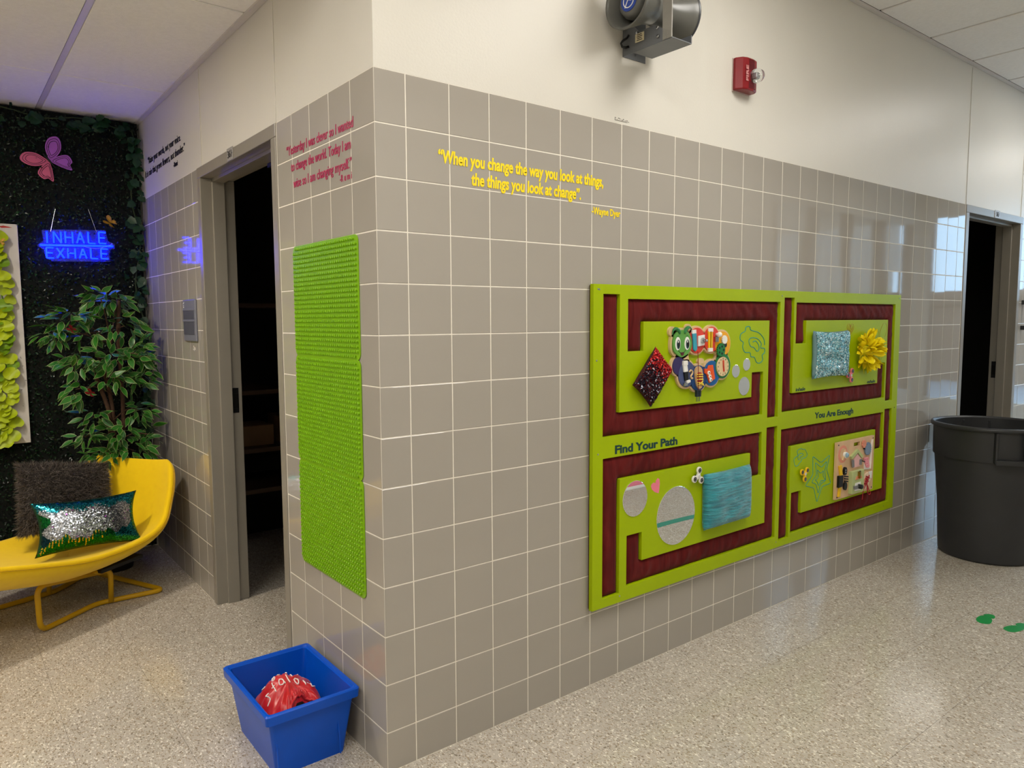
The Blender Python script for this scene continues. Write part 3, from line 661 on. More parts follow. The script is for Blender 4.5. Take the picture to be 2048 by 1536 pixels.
# teal crinkled cushion
M_TEAL = bpy.data.materials.new('teal_crinkle_fabric'); M_TEAL.use_nodes = True
nt = M_TEAL.node_tree; N_ = nt.nodes; L_ = nt.links; bs = N_['Principled BSDF']; bs.inputs['Base Color'].default_value = (*lin('0d7f90'), 1); bs.inputs['Roughness'].default_value = .42; bs.inputs['Sheen Weight'].default_value = .4
tc = N_.new('ShaderNodeTexCoord'); mp = N_.new('ShaderNodeMapping'); mp.inputs['Scale'].default_value = (9, 9, 70); nz = N_.new('ShaderNodeTexNoise'); nz.inputs['Scale'].default_value = 1.4; nz.inputs['Detail'].default_value = 5; nz.inputs['Distortion'].default_value = .6
bp = N_.new('ShaderNodeBump'); bp.inputs['Strength'].default_value = 1.; bp.inputs['Distance'].default_value = .012
L_.new(tc.outputs['Object'], mp.inputs[0]); L_.new(mp.outputs[0], nz.inputs['Vector']); L_.new(nz.outputs['Fac'], bp.inputs['Height']); L_.new(bp.outputs[0], bs.inputs['Normal'])
rp = N_.new('ShaderNodeValToRGB'); rp.color_ramp.elements[0].position = .35; rp.color_ramp.elements[0].color = (*lin('0a6f80'), 1); rp.color_ramp.elements[1].position = .68; rp.color_ramp.elements[1].color = (*lin('2aa3b2'), 1)
L_.new(nz.outputs['Fac'], rp.inputs[0]); L_.new(rp.outputs[0], bs.inputs['Base Color'])
f = cushion_grid(.335, .248, .075, pinch=.03, pw=.3)
t = thing('crinkle_cushion', (1.69, YF, .52), 'teal crinkled fabric cushion in the lower left of the board', 'cushion')
cushion_mesh(f, (1.690, YF-.018, .634), (1, 0, .01), (-.01, 0, 1), NN, n=28, wr=.010, seed=11).build('cushion_body', M_TEAL, t, smooth=True)
MB().box(1.55, 1.83, YF-.012, YF, .52, .745).build('backing_pad', mat('dark_teal_fabric', '06404a', rough=.8), t, bevel=.004)
# yellow petal flower
t = thing('petal_flower', (2.935, YF, 1.25), 'bunch of bright yellow fabric petals right of the silver cushion', 'fabric flower')
M_PET = mat('yellow_petal', 'ffea1c', rough=.5, var=.05, spec=.3)
pm = MB(); L0 = .072
pv = []
for k, (u, w_) in enumerate(((0, .004), (.25, .011), (.55, .0155), (.8, .011), (1, .001))): pv += [(u*L0, -w_, .006*math.sin(u*3)), (u*L0, 0, .009*math.sin(u*3)), (u*L0, w_, .006*math.sin(u*3))]
pf = [(3*k+q, 3*k+q+1, 3*k+q+4, 3*k+q+3) for k in range(4) for q in (0, 1)]
pm.add(pv, pf); pm = pm.build('petal', M_PET, None, smooth=True, origin=(0, 0, 0)); pme = pm.data; bpy.data.objects.remove(pm)
MB().lathe([(.03, 0), (.026, .02), (.012, .04)], (2.935, YF, 1.245), (0, -1, 0), n=14).build('flower_core', M_PET, t)
rg = random.Random(5)
for k in range(120):
    th = rg.uniform(0, 2*math.pi); ph = math.acos(rg.uniform(-.05, .98)); dv = Vector((math.sin(ph)*math.cos(th), -math.cos(ph), math.sin(ph)*math.sin(th)*1.0))
    c = Vector((2.930, YF-.015, 1.246))+Vector((dv.x*.062, dv.y*.025, dv.z*.052))
    zz = dv.orthogonal().normalized(); m_ = Matrix((dv, dv.cross(zz)*-1, zz)).transposed(); qn = m_.to_quaternion()
    tw = Matrix.Rotation(rg.uniform(0, 6.28), 3, dv).to_quaternion()
    copy_mesh('petal', pme, c, t, tw @ qn, rg.uniform(.75, 1.15))

# ---------------------------------------------------------------- caterpillar busy board
def flat(mb, poly, y0, y1, mi=0): return mb.prism(poly, (0, 0, 0), XR, ZR, -y0, -y1, mi)
CT = thing('caterpillar_busy_board', (1.5, YF, 1.13), 'round caterpillar busy board with colourful discs, clock and laces', 'toy board')
C_ = dict(head=(1.365, 1.322), r1=(1.461, 1.333), r2=(1.560, 1.336), ye=(1.637, 1.315), gr=(1.640, 1.219), bl=(1.565, 1.191), db=(1.474, 1.175), sl=(1.397, 1.195), pu=(1.343, 1.232))
bk = MB()
for k, (x, z) in C_.items():
    r = .062 if k not in ('pu', 'head') else .044
    if k != 'head': flat(bk, circle(x, z, r), YF, YF-.012)
hd = spline([(1.358, 1.388), (1.315, 1.378), (1.296, 1.346), (1.294, 1.306), (1.306, 1.280), (1.340, 1.262), (1.362, 1.258), (1.405, 1.272), (1.430, 1.309), (1.426, 1.346), (1.397, 1.380)], 3, True)
flat(bk, hd, YF, YF-.012); flat(bk, circle(1.306, 1.372, .021), YF, YF-.012); flat(bk, circle(1.408, 1.383, .020), YF, YF-.012); flat(bk, circle(1.495, 1.246, .02, .012), YF, YF-.012)
flat(bk, [(1.33, 1.22), (1.42, 1.24), (1.40, 1.30), (1.33, 1.29)], YF, YF-.012); flat(bk, [(1.60, 1.25), (1.68, 1.25), (1.68, 1.30), (1.60, 1.29)], YF, YF-.012)
bk.build('plywood_back', M_WOOD, CT)
def disc(nm, key, col, r=.054, yy=0.):
    x, z = C_[key]; return flat(MB(), circle(x, z, r), YF-.012, YF-.016-yy).build('disc', mat(nm, col, rough=.4), CT, bevel=.001)
disc('red_disc', 'r1', 'd8402f'); disc('red_disc', 'r2', 'd8402f', yy=.0005); disc('amber_disc', 'ye', 'eda816', yy=.001); disc('green_disc', 'gr', '1f7a3c', yy=.0015); disc('blue_disc', 'bl', '145c9c', yy=.001); disc('navy_disc', 'db', '123f78', yy=.0015); disc('slate_disc', 'sl', '47527c', yy=.0005); disc('purple_disc', 'pu', '33285c', .037)
M_CG = mat('caterpillar_green', '5f9f45', rough=.4); M_CG2 = mat('dark_leaf_green', '2f7a42', rough=.4)
h2 = spline([(1.358, 1.379), (1.322, 1.370), (1.305, 1.344), (1.303, 1.311), (1.313, 1.288), (1.345, 1.270), (1.362, 1.267), (1.400, 1.281), (1.421, 1.309), (1.417, 1.344), (1.393, 1.372)], 3, True)
head = flat(MB(), h2, YF-.012, YF-.020).build('head', M_CG, CT, bevel=.0015)
for an in ([(1.342, 1.363), (1.334, 1.377), (1.316, 1.384), (1.301, 1.377), (1.296, 1.360)], [(1.371, 1.365), (1.383, 1.383), (1.404, 1.389), (1.420, 1.380)]):
    MB().tube([(x, YF-.020, z) for x, z in spline(an, 3)], [.002+.006*math.sin(math.pi*min(1, k/(3*(len(an)-1))+.15)) for k in range(3*(len(an)-1)+1)], 8).build('antenna', M_CG2, head)
for ex_ in (1.330, 1.389):
    e = flat(MB(), circle(ex_, 1.323, .0165, .027), YF-.020, YF-.0212).build('eye', M_WHITE, head)
    flat(MB(), circle(ex_+.003, 1.320, .0105, .019), YF-.0212, YF-.0218).build('iris', mat('dark_teal_iris', '23474a', rough=.3), e)
    flat(MB(), circle(ex_+.005, 1.319, .007, .013), YF-.0218, YF-.0222).build('pupil', M_BLACK, e)
    flat(MB(), circle(ex_+.001, 1.331, .003, .005), YF-.0222, YF-.0226).build('eye_glint', M_WHITE, e)
MB().tube([(x, YF-.0206, z) for x, z in spline([(1.334, 1.296), (1.343, 1.288), (1.359, 1.284), (1.373, 1.289), (1.381, 1.298)], 3)], .0012, 6).build('smile', M_BLACK, head)
flat(MB(), [(1.347, 1.287), (1.372, 1.288), (1.368, 1.277), (1.359, 1.273), (1.351, 1.277)], YF-.020, YF-.0212).build('mouth', mat('mouth_red', '5a1f22', rough=.5), head)
for ex_ in (1.330, 1.389): MB().tube([(ex_-.008, YF-.0206, 1.352), (ex_, YF-.0206, 1.3565), (ex_+.008, YF-.0206, 1.353)], .0010, 6).build('eyebrow', M_CG2, head)
yy = YF-.0165
flat(MB(), [(1.422, 1.362), (1.446, 1.364), (1.453, 1.297), (1.442, 1.288), (1.430, 1.296)], yy, yy-.008).build('blue_pen', mat('sky_blue_plastic', '3aa0b8', rough=.35), CT, bevel=.002)
flat(MB(), [(1.420, 1.362), (1.446, 1.364), (1.445, 1.379), (1.420, 1.377)], yy, yy-.007).build('clip', M_WHITE, CT, bevel=.001)
sw = flat(MB(), [(1.461, 1.352), (1.504, 1.357), (1.503, 1.313), (1.462, 1.309)], yy, yy-.006).build('switch_plate', M_WHITE, CT, bevel=.001)
MB().lathe([(.012, 0), (.012, .008), (.006, .010), (.006, .024), (.004, .026)], (1.487, yy-.006, 1.333), (0, -1, 0), n=16).build('toggle', M_STEEL, sw)
flat(MB(), [(1.529, 1.372), (1.558, 1.371), (1.558, 1.300), (1.533, 1.300)], yy, yy-.006).build('zip_tape', mat('yellow_tape', 'f0c818', rough=.5), CT, bevel=.001)
MB().box(1.5405, 1.5455, yy-.0085, yy-.006, 1.302, 1.370).build('zip_teeth', mat('gold_teeth', 'b98a1c', rough=.3, metal=.8), CT)
for z in (1.376, 1.292): MB().box(1.530, 1.560, yy-.007, yy, z-.008, z+.008).build('clip', M_WHITE, CT, bevel=.001)
MB().lathe([(.007, 0), (.007, .006), (.011, .012), (.012, .018), (.009, .024), (.003, .027)], (1.590, yy, 1.356), (0, -1, 0), n=16).build('bulb', M_WHITE, CT, smooth=True)
for k in range(3): MB().box(1.573+k*.008, 1.579+k*.008, yy-.010, yy, 1.325, 1.347).build('coil_spring', M_STEEL, CT)
def gear(cx, cz, r, n, y0, y1):
    p = []
    for k in range(n):
        for a, q in ((0, r*.86), (.25, r), (.5, r), (.75, r*.86)): t_ = 2*math.pi*(k+a)/n; p.append((cx+q*math.cos(t_), cz+q*math.sin(t_)))
    return flat(MB(), p, y0, y1)
g1 = gear(1.617, 1.289, .030, 20, yy-.002, yy-.008).build('gear', mat('gear_green', '1f7a3c', rough=.4), CT)
for k in range(5): 
    t_ = 2*math.pi*k/5; flat(MB(), circle(1.617+.016*math.cos(t_), 1.289+.016*math.sin(t_), .0055, n=12), yy-.008, yy-.0086).build('gear_hole', M_BLACK, g1)
gear(1.641, 1.333, .019, 13, yy-.002, yy-.008).build('gear', M_WHITE, CT); gear(1.647, 1.310, .011, 9, yy-.002, yy-.007).build('gear', M_BLACK, CT)
clk = flat(MB(), circle(1.633, 1.217, .042), yy-.001, yy-.007).build('clock_face', mat('pale_birch', 'e3c99c', rough=.5), CT, bevel=.001)
for k in range(12):
    t_ = math.pi/2-2*math.pi*k/12; cx, cz = 1.633+.0345*math.cos(t_), 1.217+.0345*math.sin(t_); s_ = str(k or 12); w_ = .0045*len(s_)
    text(MB(), s_, (0, yy-.0070, 0), XR, ZR, cx-w_/2, cx+w_/2, cz-.0035, .007, .02, depth=.0004).build('numeral', M_BLACK, clk)
for a_, l_ in ((95, .028), (-80, .022)):
    t_ = math.radians(a_); MB().obox((1.633+math.cos(t_)*l_*.45, yy-.0095, 1.217+math.sin(t_)*l_*.45), (math.cos(t_), 0, math.sin(t_)), (0, 1, 0), (-math.sin(t_), 0, math.cos(t_)), l_*.55, .0015, .0035).build('clock_hand', mat('hand_red', 'd6472f', rough=.4), clk)
sh = flat(MB(), [(1.506, 1.214), (1.529, 1.211), (1.536, 1.226), (1.562, 1.227), (1.567, 1.206), (1.578, 1.168), (1.542, 1.151), (1.524, 1.187), (1.508, 1.195)], yy-.001, yy-.007).build('shirt', mat('orange_felt', 'e2571c', rough=.7), CT)
for x, z in ((1.532, 1.195), (1.540, 1.179), (1.546, 1.164)):
    bt = MB().lathe([(.0085, 0), (.0085, .003), (.006, .004)], (x, yy-.007, z), (0, -1, 0), n=16).build('button', M_WHITE, sh); MB().lathe([(.003, 0), (.003, .0008)], (x, yy-.011, z), (0, -1, 0), n=10).build('button_eye', M_BLACK, bt)
MB().obox((1.378, yy-.004, 1.243), (1, 0, 0), (0, 1, 0), (0, 0, 1), .014, .004, .009).build('buckle_plate', M_WHITE, CT)
flat(MB(), [(1.365, 1.236), (1.390, 1.234), (1.396, 1.207), (1.371, 1.205)], yy, yy-.007).build('strap_end', M_WHITE, CT, bevel=.001)
flat(MB(), [(1.371, 1.207), (1.396, 1.206), (1.401, 1.172), (1.379, 1.168)], yy, yy-.006).build('strap', M_BLACK, CT, bevel=.001)
flat(MB(), [(1.385, 1.170), (1.410, 1.172), (1.411, 1.162), (1.390, 1.157)], yy, yy-.009).build('strap_end', M_WHITE, CT, bevel=.001)
flat(MB(), [(1.371, 1.162), (1.395, 1.159), (1.393, 1.149), (1.374, 1.147)], yy, yy-.008).build('buckle', M_STEEL, CT)
MB().tube([(x, yy-.004, z) for x, z in spline([(1.407, 1.204), (1.416, 1.211), (1.427, 1.204), (1.424, 1.193), (1.417, 1.187), (1.422, 1.176), (1.429, 1.178)], 3)], .0035, 8).build('wooden_hook', M_WOOD, CT)
so = flat(MB(), spline([(1.450, 1.221), (1.468, 1.226), (1.487, 1.212), (1.492, 1.186), (1.493, 1.144), (1.475, 1.130), (1.456, 1.142), (1.442, 1.189), (1.441, 1.207)], 2, True), yy-.0015, yy-.008).build('shoe', mat('tan_shoe', 'cfa878', rough=.6), CT)
flat(MB(), spline([(1.453, 1.195), (1.470, 1.200), (1.485, 1.193), (1.487, 1.160), (1.472, 1.148), (1.455, 1.160)], 2, True), yy-.008, yy-.009).build('shoe_tongue', mat('red_felt', 'a8282a', rough=.7), so)
M_LACE = mat('yellow_lace', 'f2d64a', rough=.7)
for (x0, z0), (x1, z1) in (((1.448, 1.191), (1.489, 1.190)), ((1.450, 1.182), (1.489, 1.180)), ((1.452, 1.170), (1.491, 1.169)), ((1.454, 1.158), (1.494, 1.149)), ((1.490, 1.162), (1.456, 1.146)), ((1.467, 1.153), (1.497, 1.143))):
    MB().tube([(x0, yy-.010, z0), ((x0+x1)/2, yy-.014, (z0+z1)/2+.001), (x1, yy-.010, z1)], .0024, 6).build('lace', M_LACE, so)
MB().tube([(x, yy-.018, z) for x, z in spline([(1.442, 1.289), (1.445, 1.259), (1.447, 1.213), (1.450, 1.146), (1.452, 1.125)], 3)], .0014, 6).build('cord', mat('dark_red_cord', '7a1414', rough=.6), CT)
for x in (1.443, 1.459):
    pl = MB().box(x-.0065, x+.0065, yy-.022, yy-.010, 1.099, 1.127).build('plug_half', mat('plug_blue_black', '18222c', rough=.3), CT, bevel=.0015)
    for dx in (-.003, .003): MB().box(x+dx-.0008, x+dx+.0008, yy-.018, yy-.014, 1.079, 1.100).build('plug_pin', M_STEEL, pl)
# ---------------------------------------------------------------- square wooden busy board
SB = thing('latch_busy_board', (2.845, YF, .465), 'square wooden busy board with gears, latches and red laces', 'toy board')
M_PLY = mat('pinkish_plywood', 'd9b48c', rough=.5, var=.08, scale=14)
pb = MB(); XS = [2.642, 2.819, 2.887, 3.048]; ZS_ = [.466, .731, .753, .771]
for i in range(3):
    for j in range(3):
        if (i, j) != (1, 1): pb.box(XS[i], XS[i+1], YF-.018, YF-.004, ZS_[j], ZS_[j+1])
pb.build('plywood_panel', M_PLY, SB); MB().box(2.66, 3.03, YF-.004, YF, .48, .72).build('spacer', M_WOOD, SB)
for x, z in ((2.657, .757), (3.034, .757), (3.034, .479), (2.656, .478)): MB().lathe([(.0045, 0), (.004, .0012)], (x, YF-.018, z), (0, -1, 0), n=12).build('screw', M_BLACK, SB)
yy = YF-.018
pk = mat('salmon_ring', 'e3957c', rough=.5)
rg_ = MB().lathe([(.047, 0), (.047, .0012)], (2.703, yy, .705), (0, -1, 0), n=32).build('painted_sun', pk, SB)
MB().lathe([(.032, .0012), (.032, .003)], (2.703, yy, .705), (0, -1, 0), n=28).build('dial_plate', M_PLY, rg_)
MB().obox((2.708, yy-.005, .700), (.4, 0, .9), (0, 1, 0), (.9, 0, -.4), .030, .003, .005).build('pointer', M_WOOD, rg_)
kn = MB().lathe([(.017, 0), (.017, .012)], (2.716, yy-.003, .700), (0, -1, 0), n=20).build('knob', M_WHITE, SB)
MB().lathe([(.013, .012), (.012, .018), (.007, .022)], (2.716, yy-.003, .700), (0, -1, 0), n=18).build('knob_cap', mat('pale_blue_cap', '8fb0c4', rough=.2), kn, smooth=True)
M_SAGE = mat('sage_paint', 'b9c488', rough=.5); M_PKP = mat('pale_pink_paint', 'e6b3b0', rough=.5)
flat(MB(), [(2.775, .684), (2.844, .717), (2.904, .675), (2.893, .661), (2.845, .698), (2.786, .668)], yy, yy-.012).build('roof', M_SAGE, SB)
hp = flat(MB(), [(2.808, .665), (2.846, .690), (2.883, .664), (2.878, .619), (2.808, .619)], yy, yy-.009).build('house_door', M_PKP, SB)
for p_ in ([(2.779, .663), (2.803, .665), (2.809, .625), (2.788, .623)], [(2.868, .658), (2.894, .657), (2.888, .626), (2.866, .629)]): flat(MB(), p_, yy-.009, yy-.013).build('hinge', mat('grey_metal', '9a9a9c', rough=.4, metal=.6), hp)
MB().tube([(2.888, yy-.014, .648), (2.915, yy-.016, .640)], .003, 8).build('bolt', M_BLACK, SB)
gear(2.921, .736, .022, 8, yy-.002, yy-.009).build('gear', pk, SB); gear(2.966, .705, .036, 16, yy-.002, yy-.009).build('gear', mat('slate_blue', '7b8ea6', rough=.45), SB); gear(2.935, .715, .012, 8, yy, yy-.006).build('gear', M_BLACK, SB)
MB().tube([(x, yy-.005, z) for x, z in spline([(3.012, .752), (3.006, .720), (3.003, .680), (3.002, .630), (2.998, .590)], 3)], .006, 8).build('lace_strip', mat('white_lace', 'e9ddd4', rough=.7), SB)
flat(MB(), [(2.934, .640), (2.940, .592), (2.998, .586), (3.010, .596), (2.99, .64)], yy, yy-.004).build('pocket_back', M_WHITE, SB)
pkq = flat(MB(), [(2.921, .659), (2.968, .658), (2.986, .606), (2.972, .598), (2.953, .602), (2.935, .628)], yy-.004, yy-.010).build('pink_flap', mat('pink_felt', 'ee9aa4', rough=.6), SB)
for x, z in ((2.938, .648), (2.958, .648), (2.952, .625), (2.962, .61)): MB().lathe([(.0025, 0), (.0025, .001)], (x, yy-.010, z), (0, -1, 0), n=8).build('stud', mat('rose', 'b8404c', rough=.5), pkq)
M_YST = mat('yellow_strap', 'eebf1c', rough=.5)
flat(MB(), [(2.657, .647), (2.687, .649), (2.699, .589), (2.674, .586)], yy, yy-.007).build('strap', M_YST, SB, bevel=.0015)
flat(MB(), [(2.650, .596), (2.694, .594), (2.690, .534), (2.648, .532)], yy, yy-.014).build('clip_buckle', M_BLACK, SB, bevel=.003)
flat(MB(), [(2.664, .534), (2.690, .534), (2.680, .480), (2.657, .480)], yy, yy-.007).build('strap', M_YST, SB, bevel=.0015)
sk = flat(MB(), circle(2.722, .612, .016, .022, 20), yy, yy-.010).build('clasp', M_BLACK, SB); flat(MB(), circle(2.728, .530, .016, .022, 20), yy, yy-.010).build('clasp', M_BLACK, SB)
for z in (.585, .572, .559): MB().tube([(2.715, yy-.008, z), (2.74, yy-.014, z-.004)], .004, 6).build('chain_link', mat('dull_dark_metal', ''), SB)
for z in (.618, .606): MB().lathe([(.003, 0), (.003, .001)], (2.722, yy-.010, z), (0, -1, 0), n=8).build('rivet', M_WHITE, sk)
bx = MB().box(2.772, 2.903, yy-.022, yy, .480, .602).build('latch_box', M_SAGE, SB, bevel=.002)
flat(MB(), [(2.803, .556), (2.876, .557), (2.862, .573), (2.815, .573)], yy-.022, yy-.025).build('latch_plate', mat('salmon_plate', 'e0916c', rough=.5), bx)
MB().box(2.829, 2.839, yy-.034, yy-.022, .562, .598).build('latch_bolt', mat('brass', 'a8853c', rough=.3, metal=.9), bx); MB().box(2.845, 2.852, yy-.028, yy-.022, .575, .600).build('latch_slot', M_BLACK, bx)
flat(MB(), [(2.802, .537), (2.862, .538), (2.864, .493), (2.800, .494)], yy-.022, yy-.024).build('lock_plate', M_WHITE, bx)
MB().lathe([(.013, 0), (.013, .02), (.008, .024)], (2.838, yy-.024, .516), (0, -1, 0), n=14).build('lock_knob', mat('dark_steel', '44474a', rough=.3, metal=.8), bx)
MB().box(2.782, 2.822, yy-.032, yy-.023, .507, .525).build('hasp', mat('grey_metal', ''), bx)
s2 = flat(MB(), spline([(2.909, .528), (2.935, .557), (2.972, .571), (3.005, .564), (3.007, .527), (2.973, .491), (2.941, .479), (2.914, .500)], 2, True), yy, yy-.008).build('lacing_shoe', mat('cream_felt', 'ead3b8', rough=.6), SB)
flat(MB(), [(2.975, .575), (3.012, .575), (3.008, .535), (2.990, .540)], yy-.008, yy-.012).build('shoe_tongue', M_WHITE, s2)
flat(MB(), spline([(2.925, .528), (2.945, .548), (2.972, .552), (2.985, .530), (2.965, .505), (2.940, .500)], 2, True), yy-.008, yy-.009).build('shoe_patch', mat('salmon_ring', ''), s2)
M_RL = mat('red_lace', 'a3182a', rough=.6)
for p_ in ([(2.948, .554), (2.985, .538)], [(2.985, .555), (2.945, .534)], [(2.980, .520), (2.940, .528)], [(2.945, .545), (2.962, .515)], [(2.93, .515), (2.975, .530)]): MB().tube([(p_[0][0], yy-.010, p_[0][1]), ((p_[0][0]+p_[1][0])/2, yy-.016, (p_[0][1]+p_[1][1])/2), (p_[1][0], yy-.010, p_[1][1])], .0028, 6).build('lace', M_RL, s2)
for p_ in ([(2.945, .518), (2.925, .495), (2.912, .470), (2.905, .430)], [(2.950, .515), (2.958, .490), (2.962, .462)], [(2.952, .515), (2.975, .478), (2.997, .458), (2.985, .446), (2.970, .455), (2.962, .485)]): MB().tube([(x, yy-.014, z) for x, z in spline(p_, 4)], .0022, 6).build('lace_end', M_RL, s2)
# ================================================================ wall lettering
M_YV = mat('yellow_vinyl', 'ffe018', rough=.4); M_PV = mat('magenta_vinyl', 'b5305c', rough=.35); M_KV = mat('black_vinyl', '0b0a0e', rough=.4)
OR = (0, -.0006, 0); OL = (-.0006, 0, 0)
t = thing('wall_quote', (.6, 0, 1.86), 'yellow vinyl quote about changing how you look at things', 'wall lettering')
text(MB(), '\u201cWhen you change the way you look at things,', OR, XR, ZR, .217, .942, 1.914, .038, .030, slant=.05).build('text_line', M_YV, t)
text(MB(), 'the things you look at change\u201d.', OR, XR, ZR, .342, .828, 1.857, .038, .030, slant=.05).build('text_line', M_YV, t)
text(MB(), '-Wayne Dyer', OR, XR, ZR, .884, 1.035, 1.811, .025, .022).build('text_line', M_YV, t)
t = thing('wall_quote', (0, .4, 1.86), 'magenta vinyl quote above the green stud mats', 'wall lettering')
text(MB(), '\u201cYesterday I was clever so I wanted', OL, XL, ZR, -.672, -.135, 2.018, .032, .003, zend=2.014, slant=.05).build('text_line', M_PV, t)
text(MB(), 'to change the world. Today I am', OL, XL, ZR, -.634, -.156, 1.958, .032, .003, zend=1.953, slant=.05).build('text_line', M_PV, t)
text(MB(), 'wise so I am changing myself.\u201d', OL, XL, ZR, -.616, -.152, 1.898, .032, .003, zend=1.895, slant=.05).build('text_line', M_PV, t)
text(MB(), '-R u m i', OL, XL, ZR, -.236, -.152, 1.862, .022, .0).build('text_line', M_PV, t)
t = thing('wall_quote', (0, 2.4, 2.24), 'black vinyl quote on the cream paint beside the hedge', 'wall lettering')
text(MB(), '\u201cRaise your words, not your voice.', OL, XL, ZR, -2.795, -2.075, 2.342, .038, .0, slant=.08).build('text_line', M_KV, t)
text(MB(), 'It is rain that grows flowers, not thunder.\u201d', OL, XL, ZR, -2.872, -2.003, 2.274, .038, .0, zend=2.280, slant=.08).build('text_line', M_KV, t)
text(MB(), '-Rumi', OL, XL, ZR, -2.230, -2.150, 2.232, .026, .008).build('text_line', M_KV, t)

# ================================================================ green stud mats on the left wall
M_STUD = mat('lime_stud_plastic', '7db004', rough=.38, var=.03)
for k, (z0, z1, lab) in enumerate(((1.298, 1.690, 'top green stud mat under the magenta quote'), (.914, 1.300, 'middle green stud mat of the three on the tiled wall'), (.528, .916, 'bottom green stud mat above the blue bin'))):
    y0, y1 = .118, .634; r = .022
    t = thing('stud_mat', (0, (y0+y1)/2, z0), lab, 'building plate', 'green stud mats in a column')
    cor = []
    for cy, cz, a0 in ((-y0-r, z0+r, -90), (-y0-r, z1-r, 0), (-y1+r, z1-r, 90), (-y1+r, z0+r, 180)):
        cor += [(cy+r*math.cos(math.radians(a0+q*18)), cz+r*math.sin(math.radians(a0+q*18))) for q in range(6)]
    MB().prism(cor, (-.0005-.0006*(k == 1), 0, 0), XL, ZR, 0, .003).build('plate', M_STUD, t)
    ny, nz = 32, 24; sm = MB(); py, pz = (y1-y0-.012)/ny, (z1-z0-.008)/nz
    for i in range(ny):
        for j in range(nz):
            if (i in (0, ny-1)) and (j in (0, nz-1)): continue
            c = (-.0035-.0006*(k == 1), y0+.006+(i+.5)*py, z0+.004+(j+.5)*pz); sm.lathe([(.0047, 0), (.0047, .0056), (.0038, .0066)], c, (-1, 0, 0), n=8, cap0=False)
    o = sm.build('studs', M_STUD, t, smooth=False); o['kind'] = 'stuff'

# ================================================================ horn loudspeaker
M_HORN = mat('grey_horn_paint', '5e5e59', rough=.28, var=.03); M_BRK = mat('grey_bracket_paint', '6c6f73', rough=.45, var=.03)
HS = thing('horn_loudspeaker', (1.08, 0, 2.40), 'grey double-ended horn loudspeaker on a wall bracket', 'loudspeaker')
AX = Vector((1.09, -.125, 2.538))
b = MB().lathe([(.052, -.03), (.060, -.07), (.082, -.12), (.094, -.150), (.099, -.158), (.0995, -.166), (.095, -.167), (.088, -.160), (.076, -.13), (.055, -.085), (.045, -.04)], AX, (1, 0, 0), n=48, cap0=False, cap1=False); b.build('left_horn', M_HORN, HS, smooth=True)
cb = MB().lathe([(.02, -.04), (.046, -.07), (.056, -.10), (.058, -.125), (.052, -.143), (.042, -.150), (.0, -.151)], AX, (1, 0, 0), n=36, cap0=True, cap1=False).build('centre_bell', M_HORN, HS, smooth=True)
lg = MB().lathe([(.036, -.1490), (.036, -.1525)], AX, (1, 0, 0), n=32).build('logo_disc', mat('logo_blue', '1d3f9a', rough=.4), cb)
ring = [(AX.x-.1535, AX.y+.024*math.cos(q*math.pi/12), AX.z+.024*math.sin(q*math.pi/12)) for q in range(24)]
MB().tube(ring, .0018, 6, True).build('logo_mark', M_WHITE, lg)
for p_ in ([(.012, -.016), (0, .006), (-.008, .016)], [(.006, .004), (-.008, -.002)], [(.004, .010), (-.010, .008)]): MB().tube([(AX.x-.1536, AX.y+u*1.4, AX.z+v*1.4) for u, v in p_], .0017, 6).build('logo_mark', M_WHITE, lg)
MB().lathe([(.052, -.032), (.056, .02), (.068, .06), (.088, .100), (.097, .116), (.099, .122), (.096, .126), (.090, .118), (.076, .09), (.054, .04)], AX, (1, 0, 0), n=48, cap0=False, cap1=False).build('right_horn', M_HORN, HS, smooth=True)
MB().lathe([(.0985, .116), (.102, .121), (.0985, .126)], AX, (1, 0, 0), n=48, cap0=False, cap1=False).build('rim_trim', mat('dark_rim', '3d4044', rough=.3), HS, smooth=True)
# bracket: flange on the wall, arm out of the wall, floor plate, strap
MB().box(1.042, 1.166, -.003, 0, 2.402, 2.56).build('wall_flange', M_BRK, HS, bevel=.001)
MB().prism([(0, 2.402), (.225, 2.404), (.225, 2.43), (.15, 2.47), (.08, 2.47), (.05, 2.50), (0, 2.56)], (1.042, 0, 0), (0, -1, 0), ZR, -.003, 0).build('bracket_arm', M_BRK, HS)
MB().box(1.042, 1.150, -.235, -.05, 2.404, 2.408).build('floor_plate', M_BRK, HS, bevel=.001)
MB().box(1.042, 1.047, -.232, -.190, 2.404, 2.72).build('strap', mat('pale_grey_strap', '9b9890', rough=.4), HS, bevel=.0015)
MB().box(1.146, 1.150, -.235, -.10, 2.408, 2.435).build('plate_lip', M_BRK, HS)
for y, z in ((-.172, 2.455), (-.175, 2.425), (-.075, 2.465)): MB().lathe([(.0055, 0), (.0055, .004), (.003, .006)], (1.0385, y, z), (-1, 0, 0), n=8).build('bolt', M_STEEL, HS)
MB().lathe([(.005, 0), (.004, .004)], (1.105, -.003, 2.420), (0, -1, 0), n=8).build('bolt', M_STEEL, HS)
lb = MB().box(1.0375, 1.039, -.108, -.066, 2.432, 2.462).build('rating_label', mat('cream_label', 'd9cfae', rough=.6), HS)
for q in range(4): MB().box(1.0370, 1.0377, -.100+.003*(q % 2), -.074-.002*(q % 2), 2.437+q*.0062, 2.4395+q*.0062).build('label_print', mink, lb)
MB().tube([(1.038, -.032, 2.470), (1.030, -.030, 2.458), (1.020, -.022, 2.450), (1.014, -.018, 2.440), (1.018, -.020, 2.428), (1.030, -.026, 2.426), (1.040, -.032, 2.430)], .0045, 8).build('cable_loop', M_BLACK, HS, smooth=True)

